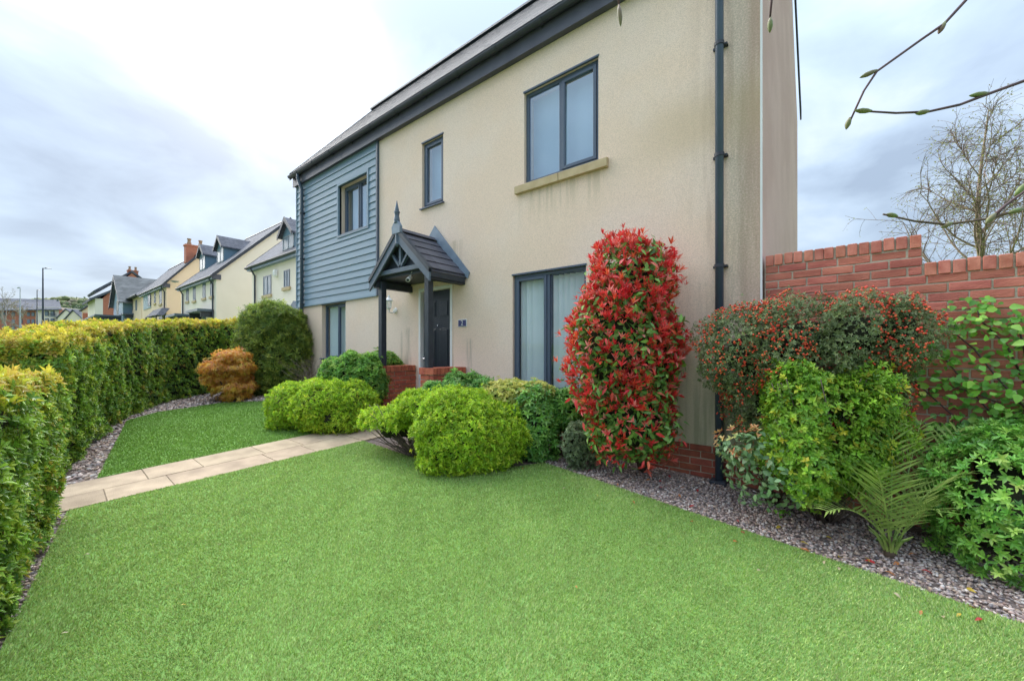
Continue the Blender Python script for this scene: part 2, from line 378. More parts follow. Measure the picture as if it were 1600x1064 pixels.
# leaf templates: length 1 along +y, facing +z
def leaf2(w=.5, fold=.12, droop=.1):
    return np.array([[0, 0, 0], [w / 2, .5, fold], [0, 1, -droop], [-w / 2, .5, fold]]), np.array([[0, 1, 2], [0, 2, 3]])
def leaf8(w=.4, fold=.10, droop=.18, wide=.45):
    V = np.array([[0, 0, 0], [w * .36, wide * .42, fold * .7], [w * .5, wide, fold], [w * .3, wide + (1 - wide) * .58, fold * .4 - droop * .4], [0, 1, -droop],
                  [-w * .3, wide + (1 - wide) * .58, fold * .4 - droop * .4], [-w * .5, wide, fold], [-w * .36, wide * .42, fold * .7], [0, wide, 0]])
    return V, np.array([[0, 1, 8], [1, 2, 8], [2, 3, 8], [3, 4, 8], [4, 5, 8], [5, 6, 8], [6, 7, 8], [7, 0, 8]])
def sprig(leaf, n=6, el=40, el2=60, jitter=12, zspread=.15, seed=1, size2=.7):
    r = np.random.default_rng(seed); V, Fc = leaf; Vs, Fs = [], []
    for k in range(n):
        az = 2.4 * k + r.uniform(-.3, .3); e = R(el + (el2 - el) * k / max(n - 1, 1) + r.uniform(-jitter, jitter))
        y = np.array([math.cos(az) * math.cos(e), math.sin(az) * math.cos(e), math.sin(e)]); nn = np.array([-math.cos(az) * math.sin(e), -math.sin(az) * math.sin(e), math.cos(e)])
        x = np.cross(y, nn); s = (1 - (1 - size2) * k / max(n - 1, 1)) * r.uniform(.85, 1.1)
        Vs.append(s * (V[:, 0:1] * x + V[:, 1:2] * y + V[:, 2:3] * nn) + np.array([0, 0, zspread * k / n])); Fs.append(Fc + k * len(V))
    return np.concatenate(Vs), np.concatenate(Fs)
def icos():
    p = (1 + 5 ** .5) / 2
    V = norm(np.array([[-1, p, 0], [1, p, 0], [-1, -p, 0], [1, -p, 0], [0, -1, p], [0, 1, p], [0, -1, -p], [0, 1, -p], [p, 0, -1], [p, 0, 1], [-p, 0, -1], [-p, 0, 1]], float))
    Fc = np.array([[0, 11, 5], [0, 5, 1], [0, 1, 7], [0, 7, 10], [0, 10, 11], [1, 5, 9], [5, 11, 4], [11, 10, 2], [10, 7, 6], [7, 1, 8], [3, 9, 4], [3, 4, 2], [3, 2, 6], [3, 6, 8], [3, 8, 9], [4, 9, 5], [2, 4, 11], [6, 2, 10], [8, 6, 7], [9, 8, 1]])
    return V, Fc
def palette(n, cols, w=None, var=.12):
    cols = np.array(cols); i = rng.choice(len(cols), n, p=None if w is None else np.array(w) / sum(w))
    j = rng.choice(len(cols), n, p=None if w is None else np.array(w) / sum(w)); t = rng.uniform(0, .5, (n, 1))
    return (cols[i] * (1 - t) + cols[j] * t) * np.exp(rng.normal(0, var, (n, 1)))
PH = rng.uniform(0, 6.28, (6, 3)); KD = norm(rng.normal(size=(6, 3)))
def wob(P, k):
    """smooth lumpy noise, about -1..1"""
    s = 0
    for i in range(6):
        d = KD[i]; s = s + np.sin(P @ d * k * (1 + .35 * i) + PH[i, 0] + 1.7 * np.sin(P @ np.roll(d, 1) * k * .6 + PH[i, 1]))
    return s / 3.2
def blob_px(px, py, fw, rpx, rpz, rd, pw=2.4):
    """an ellipsoid given by its outline in the photo at the distance fw"""
    c = at(px, py, fw); return (c, np.array([rpx * fw / F, rd, rpz * fw / F]), pw)
AX = np.array([[RT[0], RT[1], 0], [FW[0], FW[1], 0], [0, 0, 1.]])
def sample_blobs(blobs, n, depth=.08, lump=.08, lk=9., minz=.03, cut=None, knob=0., kk=38.):
    A = np.array([b[1][0] * b[1][2] + b[1][1] * b[1][2] + b[1][0] * b[1][1] for b in blobs]); A = A / A.sum()
    Ps, Ns = [], []; got = 0
    while got < n:
        k = rng.choice(len(blobs), n * 2, p=A); D = norm(rng.normal(size=(n * 2, 3)))
        C = np.array([b[0] for b in blobs])[k]; Rr = np.array([b[1] for b in blobs])[k]; pw = np.array([b[2] for b in blobs])[k][:, None]
        q = D / (np.sum(np.abs(D) ** pw, 1, keepdims=True) ** (1 / pw))         # superellipsoid, unit
        G = np.sign(q) * np.abs(q) ** (pw - 1) / Rr
        Pn = norm(G @ AX); P = C + (q * Rr) @ AX
        P = P + Pn * (lump * wob(P, lk)[:, None] + knob * wob(P, kk)[:, None] - depth * rng.uniform(0, 1, (len(P), 1)) ** 1.6)
        ok = P[:, 2] > gz(P[:, 0], P[:, 1]) + minz
        for j, (c, r, p_) in enumerate(blobs):
            loc = ((P - c) @ AX.T) / r; ins = np.sum(np.abs(loc) ** p_, 1) < .42; ok &= ~(ins & (k != j))
        if cut is not None: ok &= cut(P)
        Ps.append(P[ok]); Ns.append(Pn[ok]); got += ok.sum()
    return np.concatenate(Ps)[:n], np.concatenate(Ns)[:n]
ICV, ICF = icos()
def ico_sub():
    bm = bmesh.new(); bmesh.ops.create_icosphere(bm, subdivisions=3, radius=1); bm.verts.ensure_lookup_table()
    V = np.array([v.co[:] for v in bm.verts]); Fc = np.array([[v.index for v in f.verts] for f in bm.faces]); bm.free(); return V, Fc
IS = ico_sub()
def core(parent, blobs, k=.82, mat='core', lump=.06):  # solid dark body added under the leaves to fill the gaps
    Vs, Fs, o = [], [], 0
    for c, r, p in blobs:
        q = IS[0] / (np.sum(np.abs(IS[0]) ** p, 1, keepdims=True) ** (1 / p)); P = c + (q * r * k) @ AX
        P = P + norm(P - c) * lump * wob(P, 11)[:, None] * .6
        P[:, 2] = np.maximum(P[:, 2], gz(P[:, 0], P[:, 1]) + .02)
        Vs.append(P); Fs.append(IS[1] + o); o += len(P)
    V = np.concatenate(Vs); return ob('dark_core', np_mesh('dark_core', V, np.concatenate(Fs)), mat, parent)
FOL = 1.22
def foliage(parent, T, P, N, size, col, mat='leaf', name='foliage', tilt=.5, up=.0):
    n = len(P); N2 = norm(N + np.array([0, 0, up]) + rng.normal(0, tilt, (n, 3)) * .6)
    V, Fc, C = scatter(T, P, N2, size, np.minimum(col * FOL, .85)); o = ob(name, np_mesh(name, V, Fc, C), mat, parent); o['kind'] = 'stuff'; return o
def leaf_parts(parent, T, P, N, size, col, name='leaf', tilt=.4, up=0.):
    """the leaves that show largest, each an object that shares one mesh"""
    me = np_mesh(name, *T); me.materials.append(mt['leafpart']); n = len(P)
    a, b, c = basis(norm(N + np.array([0, 0, up]) + rng.normal(0, tilt, (n, 3)) * .6), rng.uniform(0, 6.28, n)); size = np.broadcast_to(size, (n,))
    for i in range(n):
        o = bpy.data.objects.new(name, me); m = Matrix(np.c_[a[i] * size[i], b[i] * size[i], c[i] * size[i], P[i]].tolist() + [[0, 0, 0, 1]])
        o.color = (*np.minimum(col[i] * FOL, .85), 1); link(o, parent); o.matrix_basis = m
def stems(parent, base, tips, r0=.012, r1=.004, name='stem', mat='bark', bend=.08, n=6):
    for t in tips:
        b = np.array(base) + rng.normal(0, .03, 3) * [1, 1, 0]; t = np.array(t); mid = (b + t) / 2 + rng.normal(0, bend, 3) * [1, 1, .3]
        ob(name, MB().tube([b, (b + mid) / 2 + rng.normal(0, bend * .3, 3), mid, (mid + t) / 2, t], np.linspace(r0, r1, 5), n), mat, parent, smooth=True)

# ================================================================== the setting
def pip(P, poly):
    x, y = P[:, 0], P[:, 1]; r = np.zeros(len(P), bool); n = len(poly)
    for i in range(n):
        x0, y0 = poly[i][:2]; x1, y1 = poly[(i + 1) % n][:2]
        if y0 == y1: continue
        r ^= ((y0 > y) != (y1 > y)) & (x < (x1 - x0) * (y - y0) / (y1 - y0) + x0)
    return r
def edge_dist(P, poly):
    d = np.full(len(P), 9.); n = len(poly)
    for i in range(n):
        a = np.array(poly[i][:2]); b = np.array(poly[(i + 1) % n][:2]); ab = b - a
        t = np.clip(((P - a) @ ab) / (ab @ ab), 0, 1)[:, None]; d = np.minimum(d, np.linalg.norm(P - a - t * ab, axis=1))
    return d
def sheet(poly, lift): return MB().poly([(p[0], p[1], float(gz(p[0], p[1])) + lift) for p in poly])
def slab_mb(poly, lo, hi):
    m = MB(); i = 0; n = len(poly); b = [(p[0], p[1], float(gz(p[0], p[1])) + lo) for p in poly]; t = [(p[0], p[1], float(gz(p[0], p[1])) + hi) for p in poly]
    m.v = b + t; m.f = [tuple(range(n, 2 * n))] + [(k, (k + 1) % n, n + (k + 1) % n, n + k) for k in range(n)]; return m

# terrain, road, pavement
gxs = sorted(PX + [60, -120, -250, -900]); gys = [-300, -120, -40, -3, 5.5, 40, 120, 300]
m = MB(); m.v = [(x, y, float(gz(x, y)) - .03 - (0 if y < 40 else 0)) for x in gxs for y in gys]
ny = len(gys); m.f = [(i * ny + j, (i + 1) * ny + j, (i + 1) * ny + j + 1, i * ny + j + 1) for i in range(len(gxs) - 1) for j in range(ny - 1)]
struct('ground', m, 'grassland')
def strip(y0, y1, lift, xs=(-190, -85, -50, -30, -15, 0, 4, 30)):
    m = MB()
    for a, b in zip(xs[:-1], xs[1:]):
        m.poly([(a, y0, gz(a, y0) + lift), (b, y0, gz(b, y0) + lift), (b, y1, gz(b, y1) + lift), (a, y1, gz(a, y1) + lift)])
    return m
struct('road', strip(-12, -4.8, -.022), 'asphalt'); struct('pavement', strip(-4.8, -2.9, .08), 'pavement')
m = MB()
for a, b in zip((-190, -85, -50, -30, -15, 0, 4), (-85, -50, -30, -15, 0, 4, 30)):
    m.hexa([(a, -4.95, gz(a, -4.9) - .03), (b, -4.95, gz(b, -4.9) - .03), (b, -4.8, gz(b, -4.8) - .03), (a, -4.8, gz(a, -4.8) - .03), (a, -4.95, gz(a, -4.9) + .085), (b, -4.95, gz(b, -4.9) + .085), (b, -4.8, gz(b, -4.8) + .085), (a, -4.8, gz(a, -4.8) + .085)])
struct('kerb', m, 'pavement')
struct('forecourt', MB().poly([(x, y, gz(x, y) + .004) for x, y in ((-15.2, 5), (-15.2, -2.8), (-30, -2.8), (-30, 12))]), 'pavement')
# garden bed under everything
struct('garden_bed', sheet([(3.9, -2.6), (3.9, 4.9), (-15, 5.4), (-15, -2.6)], -.006), 'gravelbase')
# lawns
def ext(a, b, t): return a + (b - a) * t
g = lambda *p: gnd(*p)[:2]
LE = (g(105, 800), g(0, 1020)); RE = (g(850, 724), g(1590, 975))
LAWN1 = [g(567, 690), LE[0], ext(*LE, 2.6), np.array([2.6, -1.6]), ext(*RE, 1.5), RE[1], RE[0], g(800, 732), g(650, 718)]
LAWN2 = [g(152, 748), g(198, 658), g(245, 645), g(300, 637), g(345, 630), g(425, 627), g(480, 630), g(530, 655), g(492, 678)]
struct('lawn', slab_mb(LAWN1, -.01, .012), 'turfbase'); struct('lawn', slab_mb(LAWN2, -.01, .012), 'turfbase')
def turf(poly, dens, name, cols):
    P0 = np.array([p[:2] for p in poly]); lo, hi = P0.min(0), P0.max(0); n = int(dens * np.prod(hi - lo))
    P = rng.uniform(lo, hi, (n, 2)); P = P[pip(P, poly)]; d = np.linalg.norm(P, axis=1)
    P = P[rng.uniform(0, 1, len(P)) < np.clip((2.5 / np.maximum(d, 1.3)) ** 1.3, .18, 1)]; d = np.linalg.norm(P, axis=1); n = len(P)
    z = gz(P[:, 0], P[:, 1]) + .01; q = np.c_[P, z]
    hgt = rng.uniform(.010, .022, n); wd = rng.uniform(.004, .0066, n) * np.clip(d / 2.6, 1, 2.4)
    pile = wob(q * [1, 1, 0], 2.2); az = rng.uniform(0, 6.28, n); ln = rng.uniform(.1, .7, n)
    lean = np.c_[np.cos(az), np.sin(az), np.zeros(n)] * (ln * hgt)[:, None] + np.c_[.3 * np.cos(pile * 2), .3 * np.sin(pile * 2), np.zeros(n)] * hgt[:, None]
    sd = rng.uniform(0, 6.28, n); w = np.c_[np.cos(sd), np.sin(sd), np.zeros(n)] * wd[:, None] / 2
    V = np.stack([q - w, q + w, q + lean + np.c_[np.zeros((n, 2)), hgt]], 1).reshape(-1, 3)
    C = palette(n, cols, var=.2) * (1 + .05 * wob(q * [1, 1, 0], 4.5) + .06 * wob(q * [1, 1, 0], 17))[:, None]
    o = ob(name, np_mesh(name, V, np.arange(3 * n).reshape(-1, 3), np.repeat(C, 3, 0)), 'turf'); return o
TC = [(.32, .47, .10), (.40, .54, .16), (.50, .61, .25), (.22, .37, .06), (.50, .55, .22)]
tag(turf(LAWN1, 31000, 'turf', TC), 'short bright green turf pile of the large front lawn', 'turf', kind='stuff')
tag(turf(LAWN2, 30000, 'turf', [(.18, .33, .05), (.23, .38, .07), (.31, .44, .12), (.12, .26, .03)]), 'green turf pile, coloured darker for shade, of the small lawn inside the curved hedge', 'turf', kind='stuff')  # palette darkened to put in the shade between hedge and bushes
# path of stone slabs
pa = tag(ob('path', slab_mb([g(97, 761), ext(g(97, 761), g(500, 676), 1.28), ext(g(105, 800), g(567, 690), 1.24), g(105, 800), ext(g(567, 690), g(105, 800), 1.5), ext(g(500, 676), g(97, 761), 1.5)], -.02, .006), 'joint'), kind='structure')
A0, A1 = ext(g(500, 676), g(97, 761), 1.5), ext(g(97, 761), g(500, 676), 1.28); B0, B1 = ext(g(567, 690), g(105, 800), 1.5), ext(g(105, 800), g(567, 690), 1.24)
Ln = np.linalg.norm(A1 - A0)
def pp(u, v): q = ext(ext(A0, A1, v), ext(B0, B1, v), u); return (q[0], q[1])
v = 0.; 
for c, (u0, u1) in enumerate(((0, .52), (.52, 1))):
    v = -.02 - .07 * c; k = 0
    while v < 1:
        dv = (.62, .46, .9, .46)[(k + 2 * c) % 4] / Ln; e = .004 / Ln; v1 = min(v + dv, 1.)
        q = [pp(u0 + .006, max(v, 0) + e), pp(u1 - .006, max(v, 0) + e), pp(u1 - .006, v1 - e), pp(u0 + .006, v1 - e)]
        ob('slab', slab_mb(q, -.01, .016 + rng.uniform(-.003, .003)), 'slab', pa, bevel=.004); v = v1; k += 1
# gravel
def gravel(poly, dens, name, label, rmin=.0065, rmax=.0175):
    P0 = np.array([p[:2] for p in poly]); lo, hi = P0.min(0), P0.max(0); P = rng.uniform(lo, hi, (int(dens * np.prod(hi - lo)), 2)); P = P[pip(P, poly)]; n = len(P)
    r = rng.uniform(rmin, rmax, n); T = (ICV * [1, .72, .5], ICF); z = gz(P[:, 0], P[:, 1]) + rng.uniform(-.004, .012, n)
    C = palette(n, [(.46, .345, .31), (.31, .23, .21), (.57, .47, .41), (.38, .26, .215), (.22, .19, .195), (.60, .54, .50), (.45, .33, .25)], var=.22)
    V, Fc, C = scatter(T, np.c_[P, z], norm(np.array([0, 0, 1.]) + rng.normal(0, .35, (n, 3))), r, C)
    V += rng.normal(0, .0011, V.shape); o = ob(name, np_mesh(name, V, Fc, C), 'pebble'); tag(o, label, 'gravel', kind='stuff')
gravel([g(830, 716), RE[0], RE[1], ext(*RE, 1.15), np.array([1.45, 1.9]), np.array([1.2, 4.3]), np.array([-.5, 4.6]), np.array([-2.7, 4.62]), np.array([-3.4, 4.2])], 3300, 'gravel', 'purple grey pea gravel between the lawn and the house wall')
L0, L1 = LE[0], ext(*LE, 1.5)
gravel([L0 + [0, .02], L1 + [0, .0], L1 + [-.05, -.75], L0 + [-.35, -.5]], 1800, 'gravel', 'grey gravel strip between the near hedge and the large lawn', .008, .022)
gravel([LAWN2[0] + [0, -.0], LAWN2[1], LAWN2[2], LAWN2[3], LAWN2[4], LAWN2[5], np.array([-16.5, 5.2]), np.array([-15.6, 2.9]), np.array([-11, .9]), g(110, 735), g(97, 762)], 520, 'gravel', 'brownish gravel border curving along the inner side of the far hedge', .016, .034)

# ================================================================== the house
YF = 4.65; XL, XR = -10.83, -.529; ZT = 5.64; ZB = -.25
RIDGE_Y, RIDGE_Z = 6.9, 8.75; YB = 9.15; XRB = -.47
hs = thing('house', 'two storey cream rendered house with slate roof and blue grey boarded upper bay', 'house', (-5.6, 6.5, .1))
W = {  # window openings on the front: x0, x1, z0, z1
    'clad': (fx(531, YF), fx(576, YF), fz(553, 361.5, YF), fz(575, 270, YF)),
    'narrow': (fx(659.5, YF), fx(692.5, YF), fz(674, 321.5, YF), fz(692, 209, YF)),
    'upper': (fx(819, YF), fx(935, YF), fz(935, 250, YF), fz(935, 88, YF)),
    'lower': (fx(801, YF), fx(801, YF) + 1.22, .80, fz(801, 431, YF)),
    'left': (fx(503, YF), fx(540, YF), fz(540, 560, YF), 2.47)}
DOOR = (fx(654, YF), fx(706.5, YF), .30, fz(706, 444, YF))
def wall_holes(x0, x1, z0, z1, Y, holes, depth):
    m = MB(); xs = sorted({x0, x1, *[h[0] for h in holes], *[h[1] for h in holes]}); zs = [q for q in sorted({z0, z1, *[h[2] for h in holes], *[h[3] for h in holes]}) if q >= z0]
    for a, b in zip(xs[:-1], xs[1:]):
        for c, d in zip(zs[:-1], zs[1:]):
            if not any(h[0] <= (a + b) / 2 <= h[1] and h[2] <= (c + d) / 2 <= h[3] for h in holes): m.poly([(a, Y, c), (b, Y, c), (b, Y, d), (a, Y, d)])
    for a, b, c, d in holes:
        D = Y + depth
        m.poly([(a, Y, c), (a, Y, d), (a, D, d), (a, D, c)]); m.poly([(b, Y, d), (b, Y, c), (b, D, c), (b, D, d)])
        m.poly([(a, Y, d), (b, Y, d), (b, D, d), (a, D, d)]); m.poly([(b, Y, c), (a, Y, c), (a, D, c), (b, D, c)])
    return m
ob('front_wall', wall_holes(XL, XR, .352, ZT, YF, list(W.values()) + [DOOR], .30), 'render', hs)
# gable end wall, rear and left walls
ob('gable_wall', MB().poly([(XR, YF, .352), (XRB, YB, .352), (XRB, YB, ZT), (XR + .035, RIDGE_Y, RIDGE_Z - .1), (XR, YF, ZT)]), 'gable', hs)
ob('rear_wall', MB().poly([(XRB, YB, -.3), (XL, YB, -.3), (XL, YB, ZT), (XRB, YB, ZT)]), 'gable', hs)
ob('side_wall', MB().poly([(XL, YB, -.3), (XL, YF, -.3), (XL, YF, ZT), (XL, RIDGE_Y, RIDGE_Z - .1), (XL, YB, ZT)]), 'render', hs)
ob('corner_bead', MB().box(XR - .012, XR + .006, YF - .006, YF + .012, .352, ZT), 'white', hs)
# brick plinth
pl = ob('plinth', MB().box(XL, XR - .002, YF + .012, YF + .06, -.3, .35), 'mortar', hs)
def brick_mesh(name, L, D, Hh, mat, bev=.004):
    bm = bmesh.new(); bmesh.ops.create_cube(bm, size=1)
    for v_ in bm.verts: v_.co = (v_.co.x * L, v_.co.y * D, v_.co.z * Hh)
    bmesh.ops.bevel(bm, geom=bm.edges[:], offset=bev, segments=1, affect='EDGES'); me = bpy.data.meshes.new(name); bm.to_mesh(me); bm.free(); me.materials.append(mt[mat]); return me
def brick(me, loc, rz, parent, sx=1., jit=.0015):
    o = bpy.data.objects.new('brick', me); link(o, parent); o.location = Vector(loc) + Vector(rng.normal(0, jit, 3)); o.rotation_euler = (rng.normal(0, .006), rng.normal(0, .004), rz); o.scale = (sx, 1, 1); return o
bp_ = brick_mesh('brick', .215, .05, .065, 'brick_plinth')
for c in range(6):
    zc = .35 - .0375 - c * .075 + .004; x = XR - .002 - (.1125 if c % 2 else 0)
    if c % 2: brick(bp_, (XR - .05, YF + .028, zc), 0, pl, .45)
    while x > -2.9:
        brick(bp_, (x - .1125, YF + .028, zc), 0, pl); x -= .225
# cladding boards
CX1 = fx(590.5, YF); CZ0 = fz(594, 460, YF)
cl = ob('cladding', MB().box(XL - .03, CX1, YF - .006, YF - .002, CZ0 + .01, W['clad'][2] - .01).box(XL - .03, W['clad'][0] - .01, YF - .006, YF - .002, W['clad'][2], ZT - .01).box(W['clad'][1] + .01, CX1, YF - .006, YF - .002, W['clad'][2], ZT - .01), 'clad', hs)
bh = .1475; k = 0; z = CZ0
def board(x0, x1, z0, z1):
    ob('board', MB().prism([(x0, YF - .036, z0), (x0, YF - .008, z0), (x0, YF - .008, z1 + .012), (x0, YF - .016, z1 + .012)], (x1 - x0, 0, 0)), 'clad', cl)
wx0, wx1, wz0, wz1 = W['clad']
while z < ZT - .02:
    z1 = min(z + bh, ZT)
    if z1 <= wz0 + .02 or z >= wz1 - .02: board(XL - .03, CX1, z, z1)
    else: board(XL - .03, wx0 - .055, z, z1); board(wx1 + .055, CX1, z, z1)
    z += bh
for a in ((wx0 - .055, wx0, wz0 - .055, wz1 + .055), (wx1, wx1 + .055, wz0 - .055, wz1 + .055), (wx0, wx1, wz1, wz1 + .055), (wx0, wx1, wz0 - .055, wz0)):
    box('trim', (a[0], a[1], YF - .044, YF + .04, a[2], a[3]), 'clad', cl)
box('trim', (CX1, CX1 + .05, YF - .05, YF + .0, CZ0 - .02, ZT), 'pipe', cl); box('trim', (XL - .06, XL - .028, YF - .046, YF, CZ0 - .02, ZT), 'clad', cl)
box('trim', (XL - .03, CX1, YF - .04, YF - .002, CZ0 - .03, CZ0 - .001), 'clad', cl)
# windows
def window(key, mull, sash=(), sill=None, blind=None, rec=.07, fwid=.05, parent=hs, curtain_or_dark='curtain_or_dark'):
    x0, x1, z0, z1 = W[key]; Y = YF + rec; m = MB()
    for a in ((x0, x0 + fwid, z0, z1), (x1 - fwid, x1, z0, z1)): m.box(a[0], a[1], Y, Y + .06, a[2], a[3])
    m.box(x0 + fwid, x1 - fwid, Y, Y + .06, z1 - fwid, z1).box(x0 + fwid, x1 - fwid, Y, Y + .06, z0, z0 + fwid)
    for xm in mull: m.box(xm - fwid / 2, xm + fwid / 2, Y, Y + .06, z0 + fwid, z1 - fwid)
    w = ob('window', m, 'frame', parent, bevel=.006)
    es = [x0 + fwid / 2] + list(mull) + [x1 - fwid / 2]
    for i, (a, b) in enumerate(zip(es[:-1], es[1:])):
        a += fwid / 2; b -= fwid / 2; c, d = z0 + fwid, z1 - fwid; t = 0
        if i in sash:
            t = .045; s_ = MB()
            for q in ((a, a + t, c, d), (b - t, b, c, d)): s_.box(q[0], q[1], Y - .014, Y + .03, q[2], q[3])
            s_.box(a + t, b - t, Y - .014, Y + .03, d - t, d).box(a + t, b - t, Y - .014, Y + .03, c, c + t); ob('sash', s_, 'frame', w, bevel=.005)
        ob('pane', MB().poly([(a + t, Y + .02, c + t), (b - t, Y + .02, c + t), (b - t, Y + .02, d - t), (a + t, Y + .02, d - t)]), 'glass' if blind is None else 'glass2', w)
        if blind:
            nb = max(3, int(round((b - a - 2 * t) / .085))); sw = (b - a) / nb
            for j in range(nb):
                xc = a + (j + .5) * sw; h_ = .052; an = R(38) * blind
                ob('blind_slat', MB().hexa([(xc - h_ * math.cos(an), Y + .12 - h_ * math.sin(an), c), (xc + h_ * math.cos(an), Y + .12 + h_ * math.sin(an), c), (xc + h_ * math.cos(an), Y + .123 + h_ * math.sin(an), c), (xc - h_ * math.cos(an), Y + .123 - h_ * math.sin(an), c),
                   (xc - h_ * math.cos(an), Y + .12 - h_ * math.sin(an), d), (xc + h_ * math.cos(an), Y + .12 + h_ * math.sin(an), d), (xc + h_ * math.cos(an), Y + .123 + h_ * math.sin(an), d), (xc - h_ * math.cos(an), Y + .123 - h_ * math.sin(an), d)]), 'blind', w)
    box('curtain_or_dark', (x0, x1, Y + .19, Y + .2, z0, z1), curtain_or_dark, w)  # with darkroom, a dark sheet painted as the unlit room, no cloth
    if sill == 'stone':
        xm = x0 + .52 * (x1 - x0)
        for a, b in ((x0 - .14, xm - .004), (xm + .004, x1 + .14)): ob('sill', MB().prism([(a, YF - .06, z0 - .135), (a, YF + .07, z0 - .135), (a, YF + .07, z0 + .0), (a, YF - .06, z0 - .025)], (b - a, 0, 0)), 'stone', w, bevel=.006)
    elif sill: ob('sill', MB().prism([(x0 - .03, YF - .045, z0 - .03), (x0 - .03, YF + .08, z0 - .02), (x0 - .03, YF + .08, z0 + .008), (x0 - .03, YF - .045, z0 - .008)], (x1 - x0 + .06, 0, 0)), 'frame', w)
    box('head_trim', (x0 - .01, x1 + .01, YF - .012, YF + .02, z1 - .004, z1 + .018), 'frame', w)
    return w
x0, x1 = W['upper'][:2]; window('upper', [(x0 + x1) / 2], sash=(1,), sill='stone', rec=.05)
window('narrow', [], sash=(0,), sill='metal', rec=.05)
x0, x1 = W['lower'][:2]; window('lower', [(x0 + x1) / 2 - .0], sash=(0,), sill='stone', blind=1, rec=.04, curtain_or_dark='darkroom')
x0, x1 = W['left'][:2]; window('left', [x0 + .56 * (x1 - x0)], sash=(1,), sill='metal', blind=1, rec=.09, curtain_or_dark='darkroom')
x0, x1 = W['clad'][:2]; window('clad', [x0 + .56 * (x1 - x0)], sash=(0,), sill='metal', rec=.12)
# front door
x0, x1, z0, z1 = DOOR
dr = box('door', (x0 + .055, x1 - .055, YF + .075, YF + .12, z0 + .04, z1 - .06), 'door', hs)
fr = MB().box(x0, x0 + .055, YF - .004, YF + .14, z0, z1).box(x1 - .055, x1, YF - .004, YF + .14, z0, z1).box(x0 + .055, x1 - .055, YF - .004, YF + .14, z1 - .06, z1).box(x0 + .055, x1 - .055, YF - .03, YF + .14, z0, z0 + .04)
ob('door_frame', fr, 'white', dr, bevel=.006)
box('hallway_back', (x0, x1, YF + .28, YF + .29, z0, z1), 'darkroom', dr)
dw = x1 - x0 - .11; xa = x0 + .055
for u0, u1 in ((.13, .45), (.55, .87)):
    for v0, v1 in ((.06, .24), (.34, .68), (.77, .92)):
        hh = z1 - .06 - z0 - .04; a, b, c, d = xa + u0 * dw, xa + u1 * dw, z0 + .04 + v0 * hh, z0 + .04 + v1 * hh
        ob('panel', MB().hexa([(a, YF + .072, c), (b, YF + .072, c), (b, YF + .08, c), (a, YF + .08, c), (a, YF + .072, d), (b, YF + .072, d), (b, YF + .08, d), (a, YF + .08, d)]).prism([(a + .03, YF + .073, c + .03), (b - .03, YF + .073, c + .03), (b - .03, YF + .073, d - .03), (a + .03, YF + .073, d - .03)], (0, -.012, 0)), 'door', dr, bevel=.008)
box('letterbox', (xa + .36 * dw, xa + .66 * dw, YF + .055, YF + .075, z0 + .63, z0 + .70), 'chrome', dr, bevel=.006)
ob('handle', MB().box(xa + .035, xa + .07, YF + .055, YF + .075, z0 + .72, z0 + .98).tube([(xa + .05, YF + .075, z0 + .93), (xa + .05, YF + .02, z0 + .93), (xa + .17, YF + .015, z0 + .93)], .011), 'chrome', dr)
ob('spyhole', MB().tube([(xa + .5 * dw, YF + .078, z0 + 1.52), (xa + .5 * dw, YF + .064, z0 + 1.52)], .014), 'chrome', dr)
box('doorstep', (x0 - .05, x1 + .05, 4.05, YF + .1, .02, .28), 'slab', hs)
# eaves: soffit, fascia, gutter with brackets
box('soffit', (XL - .1, XR + .06, 4.57, YF, ZT - .012, ZT + .01), 'fascia', hs)
ob('fascia', MB().box(XL - .1, XR + .06, 4.545, 4.57, ZT - .025, ZT + .26), 'fascia', hs)
GY, GZ_ = 4.48, ZT + .235
prof = [(.062 * math.cos(t), .062 * math.sin(t)) for t in np.linspace(math.pi, 2 * math.pi, 9)]; prof2 = [(.054 * math.cos(t), .058 * math.sin(t)) for t in np.linspace(2 * math.pi, math.pi, 9)]
gut = ob('gutter', MB().prism([(XL - .12, GY + a, GZ_ + b) for a, b in prof + prof2], (XR - XL + .16, 0, 0)), 'darkmetal', hs)
ob('end_cap', MB().prism([(XL - .125, GY + a, GZ_ + b) for a, b in prof], (.006, 0, 0)), 'darkmetal', gut); ob('end_cap', MB().prism([(XR + .04, GY + a, GZ_ + b) for a, b in prof], (.006, 0, 0)), 'darkmetal', gut)
x = XL + .35
while x < XR:
    ob('bracket', MB().prism([(x, GY + a * 1.13, GZ_ + b * 1.13) for a, b in prof] + [(x, GY + a * 1.02, GZ_ + b * 1.02) for a, b in prof2], (.028 if int(x * 7) % 3 else .06, 0, 0)).box(x, x + .03, GY + .05, 4.546, GZ_ - .07, GZ_ - .01), 'darkmetal', gut); x += .82
